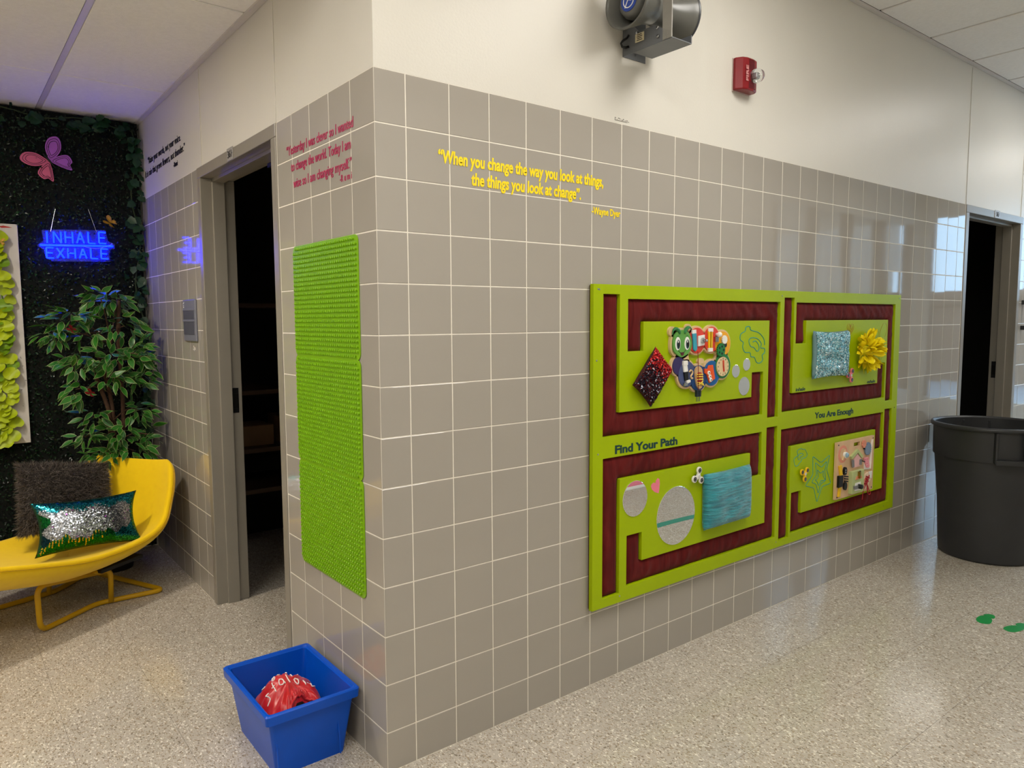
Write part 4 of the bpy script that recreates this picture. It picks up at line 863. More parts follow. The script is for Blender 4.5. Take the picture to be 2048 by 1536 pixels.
# ================================================================ fire alarm strobe
FA = thing('fire_alarm', (1.785, 0, 2.405), 'red fire alarm sounder with clear strobe dome', 'fire alarm')
M_RED = mat('alarm_red', '7e0a15', rough=.3, var=.03)
MB().box(1.722, 1.848, -.004, 0, 2.402, 2.542).build('back_plate', mat('pinkish_white', 'c9b5ae', rough=.5), FA, bevel=.002)
MB().prism([(1.722, -.004), (1.849, -.004), (1.849, -.030), (1.838, -.046), (1.806, -.053), (1.762, -.053), (1.738, -.044), (1.722, -.018)], (0, 0, 2.405), (1, 0, 0), (0, 1, 0), .0, .135).build('housing', M_RED, FA, bevel=.006, seg=3)
gb = MB()
for q in range(9): MB().box(1.770, 1.809, -.0540, -.052, 2.490+q*.0050, 2.4925+q*.0050).build('grille_slot', mat('dark_red_recess', '4a0a12', rough=.6), FA)
for q in range(6): MB().box(1.770, 1.809, -.0540, -.052, 2.414+q*.0050, 2.4165+q*.0050).build('grille_slot', mat('dark_red_recess', ''), FA)
MB().lathe([(.003, 0), (.003, .001)], (1.812, -.0535, 2.412), (0, -1, 0), n=8).build('test_hole', M_BLACK, FA)
text(MB(), 'FIRE', (0, -.0535, 0), (0, 0, 1), (-1, 0, 0), 2.440, 2.505, -1.765, .016, .03).build('lettering', mat('pale_pink_print', 'c98a88', rough=.5), FA)
MB().lathe([(.028, 0), (.030, .012), (.027, .030), (.017, .042), (.0, .046)], (1.806, -.053, 2.466), (0, -1, 0), n=28, cap1=False).build('strobe_dome', mat('clear_strobe', 'f4f6f6', rough=.03, trans=.92, ior=1.3, var=0), FA, smooth=True)
MB().box(1.797, 1.815, -.075, -.053, 2.455, 2.477).build('strobe_reflector', M_STEEL, FA, bevel=.004)
MB().tube([(1.800, -.082, 2.466), (1.812, -.082, 2.466)], .0022, 8).build('flash_tube', M_WHITE, FA)

# ================================================================ slotted sign on the left wall
SG = thing('slotted_room_sign', (0, 2.01, 1.31), 'grey slotted room sign beside the near door frame', 'sign')
M_SG = mat('grey_sign_plastic', '787a86', rough=.4); M_SGD = mat('dark_sign_insert', '54555e', rough=.45)
MB().box(-.012, -.001, 1.905, 2.128, 1.322, 1.535).build('sign_body', M_SG, SG, bevel=.004)
for z0, z1 in ((1.435, 1.478), (1.355, 1.420)): MB().box(-.0135, -.011, 1.925, 2.122, z0, z1).build('insert', M_SGD, SG)
for z in (1.427, 1.484): MB().box(-.0155, -.011, 1.907, 2.126, z-.005, z+.005).build('sign_rail', M_SG, SG, bevel=.001)
tb_ = MB()
for y, z in ((2.113, 1.516), (2.105, 1.520), (2.112, 1.505), (2.108, 1.497), (2.113, 1.497)): MB().lathe([(.003, 0), (.002, .0015)], (-.012, y, z), (-1, 0, 0), n=8).build('braille_dot', M_WHITE, SG)
ch = MB()
for q in range(7): ch.box(-.001, .0005, 1.985+random.uniform(-.02, .02), 1.995+random.uniform(-.01, .015), 1.285+random.uniform(-.012, .012), 1.288+random.uniform(-.008, .012))
ch.build('chipped_glaze', mat('chipped_white', 'd8d2c6', rough=.9), WL)
# vertical pull bar on the wall past the far door
t = thing('wall_bar', (5.40, 0, 1.34), 'short vertical metal bar bracketed to the wall past the far door', 'bar')
MB().tube([(5.40, -.035, 1.33), (5.40, -.035, 1.55)], .008, 10).build('rod', M_STEEL, t)
for z in (1.345, 1.535): MB().box(5.385, 5.415, -.045, 0, z-.016, z+.016).build('bracket', mat('dark_steel', ''), t, bevel=.002)

# ================================================================ blue bin with red bag
M_BLUE = mat('blue_bin_plastic', '0450c4', spec=.3, rough=.3, var=.03)
bx0, bx1, by0, by1, H_ = -.322, -.014, .158, .582, .226
BN = thing('storage_bin', ((bx0+bx1)/2, (by0+by1)/2, 0), 'open blue plastic storage bin at the foot of the corner', 'bin')
def rect_ring(i, z, r=.012): # inset rectangle with rounded corners
    x0, x1, y0, y1 = bx0+i, bx1-i, by0+i, by1-i; o = []
    for cx, cy, a0 in ((x1-r, y1-r, 0), (x0+r, y1-r, 90), (x0+r, y0+r, 180), (x1-r, y0+r, 270)):
        o += [(cx+r*math.cos(math.radians(a0+q*22.5)), cy+r*math.sin(math.radians(a0+q*22.5)), z) for q in range(5)]
    return o
bb = MB(); rings = [rect_ring(.040, .0), rect_ring(.014, H_-.034), rect_ring(.013, H_-.012), rect_ring(.010, H_-.004), rect_ring(.017, H_-.008), rect_ring(.046, .006)]
for rr in rings: bb.v.extend(rr)
n = 20
for i in range(len(rings)-1):
    for k in range(n): bb.f.append((i*n+k, i*n+(k+1) % n, (i+1)*n+(k+1) % n, (i+1)*n+k)); bb.m.append(0); bb.c.append(None)
bb.f.append(tuple(reversed(range(n)))); bb.m.append(0); bb.c.append(None); bb.f.append(tuple((len(rings)-1)*n+k for k in range(n))); bb.m.append(0); bb.c.append(None)
bb.build('tub', M_BLUE, BN, smooth=False)
rb = MB(); rs_ = [rect_ring(.013, H_-.030), rect_ring(0, H_-.032), rect_ring(-.002, H_-.004), rect_ring(.002, H_), rect_ring(.010, H_), rect_ring(.014, H_-.006)]
for rr in rs_: rb.v.extend(rr)
for i in range(len(rs_)-1):
    for k in range(n): rb.f.append((i*n+k, i*n+(k+1) % n, (i+1)*n+(k+1) % n, (i+1)*n+k)); rb.m.append(0); rb.c.append(None)
rb.build('rim', M_BLUE, BN)
for x in (-.285, -.080): MB().obox((x, by0+.023, .10), (1, 0, .06), (0, 1, -.13), (0, .13, 1), .0018, .0015, .085).build('moulded_rib', M_BLUE, BN)
# red drawstring bag: bunched satin dome with gathered mouth
M_BAG = mat('red_satin', 'c4101c', rough=.33, var=.1, scale=8, spec=.6, sheen=.2)
BG = thing('drawstring_bag', (-.17, .37, .06), 'bunched red satin bag lying in the blue bin', 'bag')
bgm = MB(); cx, cy = -.170, .372; RX, RY = .111, .165
def bag_h(x, y):
    rho = math.hypot(x/RX, y/RY); th = math.atan2(y/RY, x/RX); r_ = min(rho, 1)
    ridge = .018*math.exp(-((y-.035-.25*x)/.045)**2)
    z = .088+.112*max(0, 1-r_**2.3)**.62+ridge*(1-r_**2)
    z += (.013*math.sin(th*9+1.6*math.sin(th*2)+5*r_)+.007*math.sin(th*17-3*r_))*r_**1.4*(1-r_**8*.6)
    z += .012*mnoise.noise(Vector((x*14, y*14, 7)))+.005*mnoise.noise(Vector((x*34, y*34, 2)))
    # gathered mouth sagging open on the side facing the doorway end of the bin
    d = math.hypot((x-.012)/.052, (y+.118)/.045)
    if d < 1: z -= .055*(1-d*d)
    elif d < 1.45: z += .010*math.sin((d-1)/.45*math.pi)*(1+.7*math.sin(th*38))
    return z
NR, NT = 40, 120
bgm.v.append((cx, cy, bag_h(0, 0)))
for i in range(1, NR+1):
    for k in range(NT):
        r_ = i/NR; x = RX*r_*math.cos(2*math.pi*k/NT); y = RY*r_*math.sin(2*math.pi*k/NT); q_ = 1+.03*math.sin(6*2*math.pi*k/NT)*r_
        bgm.v.append((cx+x*q_, cy+y*q_, bag_h(x, y) if i < NR else .06))
for k in range(NT): bgm.f.append((0, 1+k, 1+(k+1) % NT))
for i in range(NR-1):
    for k in range(NT): a_ = 1+i*NT; bgm.f.append((a_+k, a_+NT+k, a_+NT+(k+1) % NT, a_+(k+1) % NT))
bgm.m = [0]*len(bgm.f); bgm.c = [None]*len(bgm.f)
bag = bgm.build('bag_cloth', M_BAG, BG, smooth=True)
mo = [(cx+.012+.040*math.cos(q*math.pi/12), cy-.118+.034*math.sin(q*math.pi/12)) for q in range(24)]
mm = MB(); mm.v = [(x, y, bag_h(x-cx, y-cy)+.004) for x, y in mo]+[(cx+.012, cy-.118, bag_h(.012, -.118)+.004)]; mm.f = [(q, (q+1) % 24, 24) for q in range(24)]; mm.m = [0]*24; mm.c = [None]*24
mm.build('bag_mouth', mat('dark_inside', '120304', rough=.9), BG)  # dark sheet over the hollow, painting the shade inside the open mouth
MB().tube([(x+.0*1, y, bag_h(x-cx, y-cy)+.004+.003*math.sin(k*2.3)) for k, (x, y) in enumerate([(cx+.012+.049*math.cos(q*math.pi/24), cy-.118+.042*math.sin(q*math.pi/24)) for q in range(48)])], .005, 6, True).build('gathered_hem', M_BAG, BG, smooth=True)
def on_bag(x, y): return (cx+x, cy+y, bag_h(x, y)+.0012)
pr = MB(); M_BW = mat('white_print', 'f0e6e2', rough=.5)
def stroke(pts, r=.0032): pr.tube([on_bag(*p) for p in spline(pts, 5)], r, 6)
def glyphs(word, x0, x1, yc, h, bow):
    n_ = len(word)
    for i, g_ in enumerate(word):
        x = x0+(x1-x0)*(i+.5)/n_; w_ = (x1-x0)/n_*.62; y = yc+bow*(1-((x-(x0+x1)/2)/((x1-x0)/2))**2)
        S_ = dict(D=[[(0, 0), (0, 1), (.7, .9), (1, .5), (.7, .1), (0, 0)]], a=[[(.9, .6), (.4, .7), (0, .3), (.4, 0), (.9, .2), (.9, .6), (1, 0)]], i=[[(.5, 0), (.5, .6)]], r=[[(.2, 0), (.2, .65), (.5, .6), (.9, .65)]], l=[[(.5, 0), (.5, 1)]], o=[[(.5, .65), (.05, .35), (.5, 0), (.95, .35), (.5, .65)]], e=[[(.1, .35), (.9, .35), (.5, .65), (.05, .3), (.5, 0), (.9, .1)]], t=[[(.5, 0), (.5, .95)], [(.2, .65), (.8, .65)]], s=[[(.9, .6), (.2, .55), (.8, .2), (.1, .05)]])[g_]
        for s_ in S_: stroke([(x+(q[0]-.5)*w_, y+(q[1]-.5)*h) for q in s_], .0021)
glyphs('staloiD', -.088, .092, -.012, .040, .022); glyphs('otes', -.078, -.01, .050, .024, .0); glyphs('ilra', .0, .085, .056, .024, .0)
pr.build('printed_script', M_BW, BG, smooth=True)
yb = MB(); yb.box(-.075, -.040, .205, .235, .05, .125); yb = yb.build('yellow_block', mat('amber_plastic', 'd0a01c', rough=.4), bevel=.003); tag(yb, 'small yellow plastic block tucked behind the red bag', 'toy block')
tag(MB().box(-.22, -.10, .215, .245, .045, .115).build('green_block', mat('dark_green_plastic', '0e4a22', rough=.4), bevel=.004), 'dark green plastic block under the mouth of the red bag', 'toy block')

# ================================================================ grey trash can
M_CAN = mat('charcoal_plastic', '2f3032', rough=.42, var=.05, scale=12)
TC = thing('trash_can', (3.885, -.345, 0), 'large charcoal grey barrel trash can by the far door', 'trash can')
c0 = (3.885, -.345, 0)
MB().lathe([(.242, 0), (.255, .012), (.284, .60), (.303, .603), (.306, .775), (.306, .79), (.300, .79), (.294, .60), (.246, .03), (.0, .025)], c0, n=64, cap0=True, cap1=False).build('barrel', M_CAN, TC, smooth=False, bevel=0)
for o in (TC.children[0],):
    for p in o.data.polygons: p.use_smooth = True
    e_ = o.modifiers.new('es', 'EDGE_SPLIT'); e_.split_angle = math.radians(35)
MB().lathe([(.302, .775), (.320, .778), (.322, .790), (.316, .800), (.304, .801), (.298, .790)], c0, n=64, cap0=False, cap1=False).build('rim', M_CAN, TC, smooth=True)
dv = Vector((CP.x-3.885, CP.y+.345, 0)); base_a = math.atan2(dv.y, dv.x)
for da in (math.radians(17), math.radians(17)+math.pi):
    a_ = base_a+da; out = Vector((math.cos(a_), math.sin(a_), 0)); tn = Vector((-math.sin(a_), math.cos(a_), 0)); c_ = Vector(c0)+out*.307
    h_ = MB(); h_.obox(c_+tn*-.072+Vector((0, 0, .69)), out, tn, (0, 0, 1), .022, .006, .085); h_.obox(c_+tn*.072+Vector((0, 0, .69)), out, tn, (0, 0, 1), .022, .006, .085); h_.obox(c_+out*.012+Vector((0, 0, .612)), out, tn, (0, 0, 1), .014, .075, .014)
    h_.build('handle', M_CAN, TC, bevel=.003)
# faint marker writing on the can, wrapped round its side
wm = MB(); M_MK = mat('faded_marker', '141415', rough=.3)
def on_can(s, z): # s metres along the surface from the middle
    a_ = base_a+math.radians(7)+1.6*s/.283; r = .2555+(.286-.255)*(z-.012)/.588+.0012
    return (c0[0]+r*math.cos(a_), c0[1]+r*math.sin(a_), z)
for p_ in ([(-.062, .49), (-.055, .555), (-.035, .56), (-.03, .54), (-.055, .525)], [(-.018, .56), (-.018, .50)], [(.012, .525), (-.002, .52), (-.004, .505), (.008, .505), (.012, .525), (.016, .502)], [(.026, .525), (.03, .508), (.042, .524)], [(.044, .528), (.036, .49), (.024, .484)], [(.102, .545), (.082, .545), (.080, .498), (.104, .498)], [(.082, .522), (.098, .522)]):
    wm.tube([on_can(*q) for q in spline(p_, 3)], .0013, 5)
wm.build('marker_writing', M_MK, TC)
# ================================================================ floor decals
M_FG = mat('green_floor_vinyl', '0d8a3c', rough=.4)
for main, heel, lab in (([(2.744, -.695), (2.784, -.687), (2.824, -.696), (2.815, -.733), (2.785, -.748), (2.744, -.754), (2.724, -.741), (2.72, -.715)], [(2.832, -.696), (2.855, -.699), (2.87, -.72), (2.854, -.738), (2.819, -.74)], 'green footprint floor sticker nearer the tiled wall'),
                        ([(2.732, -.811), (2.768, -.811), (2.812, -.832), (2.805, -.866), (2.787, -.874), (2.733, -.862), (2.713, -.842), (2.721, -.821)], [(2.822, -.832), (2.854, -.833), (2.866, -.852), (2.846, -.875), (2.807, -.871)], 'green footprint floor sticker farther from the tiled wall')):
    m_ = spline(main, 4, True); t = thing('footprint_sticker', (2.78, sum(p[1] for p in main)/8, 0), lab, 'floor sticker', 'green footprint stickers')
    MB().prism(m_, (0, 0, 0), (1, 0, 0), (0, 1, 0), .0002, .001).build('sole', M_FG, t); MB().prism(spline(heel, 4, True), (0, 0, 0), (1, 0, 0), (0, 1, 0), .0002, .001).build('heel', M_FG, t)
tp = MB(); cur = [(2.2+.1*k, -1.30-.06*math.sin(k*.22)) for k in range(20)]
for k in range(19):
    (x0, y0), (x1, y1) = cur[k], cur[k+1]; tp.add([(x0, y0-.035, .0008), (x1, y1-.035, .0008), (x1, y1+.035, .0008), (x0, y0+.035, .0008)], [(0, 1, 2, 3)])
tag(tp.build('floor_tape', mat('teal_floor_tape', '1f8f78', rough=.45)), 'curved teal tape line on the floor reflected in the largest mirror', 'tape')
t = thing('floor_mat', (3.7, -2.36, 0), 'pink and white floor mat reflected in the medium mirror', 'mat')
MB().box(3.0, 4.4, -2.46, -2.20, .0, .006).build('white_border', M_WHITE, t); MB().box(3.05, 4.35, -2.45, -2.27, .006, .009).build('pink_field', mat('pink_vinyl', ''), t)
# ================================================================ yellow lounge chair in the alcove
CO = np.array([-.335, 2.39, 0.]); CD = np.array([-.834, -.552, 0.]); CLt = np.array([-.552, .834, 0.]); CZ = np.array([0, 0, 1.])
def cp(s, t, z): return tuple(CO+CD*s+CLt*t+CZ*z)
M_YEL = mat('yellow_chair_fabric', 'ffd400', rough=.7, var=.03, scale=30, bump=.06, bscale=500, sheen=.2, spec=.25)
M_YFR = mat('yellow_powder_coat', 'c79a06', rough=.38, var=.03)
CH_ = thing('lounge_chair', tuple(CO+CD*.45), 'bright yellow moulded lounge chair with tubular base', 'chair')
path = [(-.150, .672), (-.132, .640), (-.105, .56), (-.070, .46), (-.015, .365), (.09, .308), (.26, .284), (.48, .290), (.72, .340), (.95, .395), (1.12, .420), (1.20, .418)]
hw = [.24, .300, .330, .338, .350, .355, .352, .348, .345, .335, .30, .22]
PT = spline([(s, z, w) for (s, z), w in zip(path, hw)], 3); nu = len(PT); nv = 18; hull = MB()
top = {}; bot = {}
for i, (s, z, w) in enumerate(PT):
    a, b_ = PT[max(i-1, 0)], PT[min(i+1, nu-1)]; ts, tz = b_[0]-a[0], b_[1]-a[1]; l_ = math.hypot(ts, tz); ns, nz_ = -tz/l_, ts/l_
    if nz_ < 0 and ns < 0: ns, nz_ = -ns, -nz_
    fr = min(1, min(i, nu-1-i)/4)
    for j in range(nv+1):
        q = -1+2*j/nv; lift = .052*abs(q)**3*(.4+.6*fr); th = (.048+.055*(1-abs(q)**2.2))*(.35+.65*fr)
        S1 = s+ns*lift; Z1 = z+nz_*lift; top[(i, j)] = len(hull.v); hull.v.append(cp(S1, q*w, Z1))
        bot[(i, j)] = len(hull.v); hull.v.append(cp(S1-ns*th, q*w*.985, Z1-nz_*th))
for i in range(nu-1):
    for j in range(nv):
        hull.f.append((top[(i, j)], top[(i, j+1)], top[(i+1, j+1)], top[(i+1, j)])); hull.f.append((bot[(i+1, j)], bot[(i+1, j+1)], bot[(i, j+1)], bot[(i, j)]))
    for j in (0, nv): hull.f.append((top[(i, j)], top[(i+1, j)], bot[(i+1, j)], bot[(i, j)]))
for j in range(nv):
    for i in (0, nu-1): hull.f.append((top[(i, j)], top[(i, j+1)], bot[(i, j+1)], bot[(i, j)]))
hull.m = [0]*len(hull.f); hull.c = [None]*len(hull.f)
sh_ = hull.build('seat_shell', M_YEL, CH_, smooth=True, sub=1)
bm = bmesh.new(); bm.from_mesh(sh_.data); bmesh.ops.recalc_face_normals(bm, faces=bm.faces); bm.to_mesh(sh_.data); bm.free()
for sd in (0, nv):   # upholstery seam round the edge
    MB().tube([tuple((np.array(hull.v[top[(i, sd)]])*.45+np.array(hull.v[bot[(i, sd)]])*.55)+CLt*(-.0035 if sd == 0 else .0035)) for i in range(4, nu-4)], .0022, 6).build('seam', M_YFR, CH_)
fr_ = .0125
def rail(pts, r=.05, nm='frame_tube', closed=False): MB().tube(fillet([cp(*p) for p in pts], r, 6, closed), fr_, 12, closed).build(nm, M_YFR, CH_, smooth=True)
g = fr_+.001
rail([(.23, -.185, .178), (.605, -.172, .225), (.60, -.172, g), (.264, -.137, g), (.011, -.316, g), (-.090, .30, g), (.20, .215, g), (.47, .285, g), (.66, .335, g), (.66, .335, .235), (.25, .215, .19)])
MB().tube(fillet([cp(.40, -.17, .199), cp(.225, -.195, .182), cp(.2226, -.185, g)], .04, 6), fr_, 12).build('frame_tube', M_YFR, CH_, smooth=True)
MB().tube(fillet([cp(.42, .26, .20), cp(.235, .21, .188), cp(.232, .22, g)], .04, 6), fr_, 12).build('frame_tube', M_YFR, CH_, smooth=True)
MB().tube([cp(.30, -.17, .187), cp(.32, .22, .19)], .010, 10).build('cross_tube', M_YFR, CH_)
MB().obox(cp(.17, -.02, .196), CD, CLt, (0, 0, 1), .13, .20, .010).build('mount_plate', M_BLACK, CH_, bevel=.004)

# ---- fluffy grey cushion
M_FUR0 = mat('dark_grey_fabric', '2b2624', rough=.9); M_FUR = mat('grey_fur', '5a514b', rough=.75, attr=True, var=.05)
def frame_axes(e, up):
    e = np.array(e, float); e /= np.linalg.norm(e); up = np.array(up, float); up -= e*(up@e); up /= np.linalg.norm(up); return e, up, np.cross(e, up)
ex, ez, nn = frame_axes(-CD*.90+CZ*-.14-CLt*.30, CZ*.94+(CLt*.72-CD*.68)*.34)
if nn @ (np.array(CP)-CO) < 0: nn = -nn
o0 = np.array(cp(.195, .115, .520)); f = cushion_grid(.43, .355, .13, pinch=.03, pw=.5)
t = thing('fluffy_cushion', tuple(o0-CZ*.17), 'fluffy charcoal grey square cushion on the yellow chair', 'cushion')
cushion_mesh(f, o0, ex, ez, nn, n=14).build('cushion_body', M_FUR0, t, smooth=True)
fu = MB(); rg = np.random.default_rng(3); cols = [np.array(lin(c)) for c in ('4e4641', '5d544e', '3a3430', '726861')]
for k in range(15000):
    a, b_ = rg.uniform(-1, 1, 2); sd = 1 if rg.random() < .82 else -1
    if rg.random() < .18:
        if rg.random() < .5: a = math.copysign(rg.uniform(.93, 1), a)
        else: b_ = math.copysign(rg.uniform(.93, 1), b_)
    x, z, d = f(a, b_, sd); p = o0+ex*x+ez*z+nn*d
    dr = nn*sd*max(0, (1-abs(a)**4)*(1-abs(b_)**4))+ex*a**5*1.1+ez*b_**5*1.1+rg.normal(0, .45, 3)-CZ*.25; dr /= np.linalg.norm(dr)+1e-9
    w_ = np.cross(dr, rg.normal(0, 1, 3)); w_ /= np.linalg.norm(w_)+1e-9; l_ = rg.uniform(.016, .036)
    fu.add([p-w_*.0012, p+w_*.0012, p+dr*l_], [(0, 1, 2)], 0, tuple(cols[rg.integers(4)]*rg.uniform(.8, 1.25)))
q = fu.build('fur', M_FUR, t); q['kind'] = 'stuff'

# ---- long mermaid-sequin cushion
ex, ez, nn = frame_axes(-CD*.86+CZ*-.02-CLt*.50, CZ*.92+(CLt*.72-CD*.68)*.38)
if nn @ (np.array(CP)-CO) < 0: nn = -nn
o0 = np.array(cp(.300, -.150, .438)); f = cushion_grid(.468, .262, .125, pinch=.13, pw=.55)
t = thing('sequin_cushion', tuple(o0-CZ*.13), 'long green and silver sequin cushion leaning on the fluffy cushion', 'cushion')
cushion_mesh(f, o0, ex, ez, nn, n=20).build('cushion_body', mat('deep_green_satin', '0b3c2c', rough=.35), t, smooth=True)
SIL = [lin(c) for c in ('a4a8b0', '868b93', 'd0d3d8', '74777c')]; TEA = [lin(c) for c in ('0f5a64', '17707a', '0b4450', '2a8a96')]; GRN = [lin(c) for c in ('0f5f2c', '0c4a24', '15702f')]; GOL = lin('c9a834')
def cm(a, b, rg):
    low = -.52+.10*math.sin(a*9)+.08*math.sin(a*23)+.22*max(0, a); hi_ = .55+.08*math.sin(a*12)+.14*rg.normal()*.4
    left = -.86+.1*math.sin(b*8)
    if b < low-.02: 
        return GOL if b > low-.22-.1*math.sin(a*40) and int((a+1)*48) % 3 == 0 and a < .3 else (GRN[rg.integers(3)] if a < .45 else TEA[rg.integers(4)])
    if b > hi_ or a > .88: return TEA[rg.integers(4)]
    if a < left: return GRN[rg.integers(3)] if b > 0 else lin('10303a')
    if a < -.55 and b < -.05 and b < -.6-1.2*(a+.55)-.3 : return lin('12242c')
    if rg.random() < .006: return lin('b040c0')
    return SIL[rg.integers(4)]
q = sequins(f, o0, ex, ez, nn, 96, 54, .0034, cm, .075, .0015).build('sequins', M_SEQ, t); q['kind'] = 'stuff'

# ================================================================ hedge wall
M_HB = mat('hedge_backing', '050a06', rough=.95)
HW = thing('hedge_panel', (-.9, 3.0, 0), 'dark green artificial boxwood hedge covering the alcove end wall', 'hedge')
MB().box(-1.75, -.012, 2.985, 3.026, .02, ZLOW-.012).build('backing_mesh', M_HB, HW)
rg = np.random.default_rng(11); lv = MB(); hc = [np.array(lin(c)) for c in ('12301a', '1a3f22', '0c2414', '24502c', '0f2a1c')]
for k in range(23000):
    x = rg.uniform(-1.5, -.02); z = rg.uniform(.03, ZLOW-.03); y = 2.985-abs(rg.normal(0, .014))-.002
    d = np.array([rg.normal(0, .8), -abs(rg.normal(.5, .4)), rg.normal(.15, .8)]); d /= np.linalg.norm(d)
    n_ = np.array([rg.normal(0, .5), -1, rg.normal(.3, .5)]); w_ = np.cross(d, n_); w_ /= np.linalg.norm(w_)+1e-9; l_ = rg.uniform(.011, .019); p = np.array([x, y, z])
    u = np.cross(w_, d)*.0025
    lv.add([p, p+d*l_*.5-w_*l_*.33+u, p+d*l_, p+d*l_*.5+w_*l_*.33+u], [(0, 1, 2, 3)], 0, tuple(hc[rg.integers(5)]*rg.uniform(.25, .7)))
q = lv.build('foliage', mat('boxwood_leaf', '12301a', rough=.32, attr=True, var=.05, spec=.5), HW); q['kind'] = 'stuff'

def leaf_mesh(name, outline, mats, margin=None, fold=.15, curl=.1):
    """flat leaf along +x folded on its midrib; outline = list of (u, half width); margin = pale edge width"""
    mb = MB()
    for u, w_ in outline:
        ws = [-w_, -max(w_-margin, 0), 0, max(w_-margin, 0), w_] if margin else [-w_, 0, w_]
        for y in ws: mb.v.append((u, y, abs(y)*fold-curl*u*u*8))
    c = 5 if margin else 3
    for k in range(len(outline)-1):
        for q in range(c-1): mb.f.append((k*c+q, k*c+q+1, (k+1)*c+q+1, (k+1)*c+q)); mb.m.append(1 if margin and q in (0, c-2) else 0); mb.c.append(None)
    o = mb.build(name, mats, None, smooth=True, origin=(0, 0, 0)); me = o.data; bpy.data.objects.remove(o); return me
def aim(d, n):
    d = Vector(d).normalized(); n = Vector(n); z = (n-d*n.dot(d)); z = z.normalized() if z.length > 1e-4 else d.orthogonal().normalized()
    return Matrix((d, z.cross(d), z)).transposed().to_quaternion()
# ---- ivy garland hanging in the corner and along the ceiling
M_IVY = mat('ivy_leaf', '173a1e', rough=.42, var=.25, scale=40)
ivy = leaf_mesh('leaf', [(0, .004), (.008, .020), (.018, .017), (.028, .020), (.042, .010), (.052, .001)], [M_IVY], None, .12)
IV = thing('ivy_garland', (-.05, 2.94, .7), 'ivy garland hanging down the corner beside the tiled wall', 'garland'); rg = np.random.default_rng(21)
stem = [(-.05+.02*math.sin(k*.9), 2.945, 2.56-k*.075) for k in range(26)]
MB().tube(stem, .004, 6).build('stem', mat('green_stem', '2a3a1c', rough=.7), IV)
for k in range(120):
    z = rg.uniform(.75, 2.56); c = (-.055+rg.normal(0, .028), 2.935-abs(rg.normal(0, .014)), z); c = (min(c[0], -.035), c[1], c[2])
    copy_mesh('leaf', ivy, c, IV, aim((rg.normal(0, .7), -.3, -.6+rg.normal(0, .5)), (rg.normal(0, .4), -1, .3)), rg.uniform(.8, 1.15))
IV2 = thing('ivy_garland', (-.75, 2.94, 2.55), 'ivy garland strung along the top of the hedge', 'garland')
MB().tube([(-1.4+k*.07, 2.95, 2.575-.015*math.sin(k*1.1)) for k in range(20)], .004, 6).build('stem', mat('green_stem', ''), IV2)
for k in range(75):
    copy_mesh('leaf', ivy, (rg.uniform(-1.35, -.05), 2.945-abs(rg.normal(0, .012)), rg.uniform(2.52, 2.592)), IV2, aim((rg.normal(0, .9), -.4, -.25+rg.normal(0, .4)), (rg.normal(0, .3), -1, .2)), rg.uniform(.8, 1.2))

# ---- neon sign
NS = thing('neon_sign', (-.365, 2.95, 1.77), 'glowing blue neon sign reading INHALE EXHALE', 'neon sign')
M_NEON = mat('blue_neon', '1030ff', rough=.3, emit=(.0005, .004, 1.0), estr=NEON_POWER)
ST = dict(I=[[(.5, 0), (.5, 1)]], N=[[(0, 0), (0, 1), (1, 0), (1, 1)]], H=[[(0, 0), (0, 1)], [(1, 0), (1, 1)], [(0, .5), (1, .5)]], A=[[(0, 0), (.5, 1), (1, 0)], [(.2, .38), (.8, .38)]], L=[[(0, 1), (0, 0), (1, 0)]], E=[[(1, 1), (0, 1), (0, 0), (1, 0)], [(0, .5), (.85, .5)]], X=[[(0, 0), (1, 1)], [(1, 0), (0, 1)]])
NY = 2.938
def neon_word(word, xs, z0, z1, dz):
    for g_, x in zip(word, xs):
        w_ = .036
        for s_ in ST[g_]:
            MB().tube(fillet([(x+q[0]*w_-(w_/2), NY, z0+dz*(x+.52)+q[1]*(z1-z0)) for q in s_], .006, 3), .0048, 8).build('neon_tube', M_NEON, NS, smooth=True)
xs = [-.512, -.462, -.405, -.348, -.290, -.235]
neon_word('INHALE', xs, 1.868, 1.932, .05); neon_word('EXHALE', [x+.004 for x in (-.505, -.455, -.400, -.343, -.285, -.232)], 1.785, 1.842, .03)
MB().tube([(-.548, NY, 1.855), (-.182, NY, 1.869)], .0062, 8).build('neon_tube', M_NEON, NS, smooth=True)
M_ACR = mat('clear_acrylic', 'c8d4ff', rough=.05, trans=.95, ior=1.2, var=0)
MB().prism([(-.560, 1.856), (-.540, 1.872), (-.528, 1.880), (-.535, 1.940), (-.46, 1.948), (-.34, 1.955), (-.215, 1.962), (-.205, 1.900), (-.17, 1.882), (-.17, 1.858), (-.20, 1.846), (-.198, 1.778), (-.35, 1.772), (-.50, 1.768), (-.525, 1.800), (-.53, 1.832), (-.555, 1.845)], (0, NY+.012, 0), XR, ZR, -.004, 0).build('acrylic_backing', M_ACR, NS)
for x0, z0, x1, z1 in ((-.492, 1.935, -.462, 2.065), (-.262, 1.945, -.298, 2.078)): MB().tube([(x0, NY+.010, z0), (x1, NY+.016, z1)], .0013, 6).build('hanging_wire', M_STEEL, NS)
MB().tube(spline([(-.185, NY-.002, 1.885), (-.20, NY-.004, 1.872), (-.26, NY-.006, 1.852), (-.31, NY-.006, 1.853), (-.335, NY-.004, 1.862)], 3), .0014, 6).build('power_lead', mat('clear_lead', 'a8a8d8', rough=.3), NS)

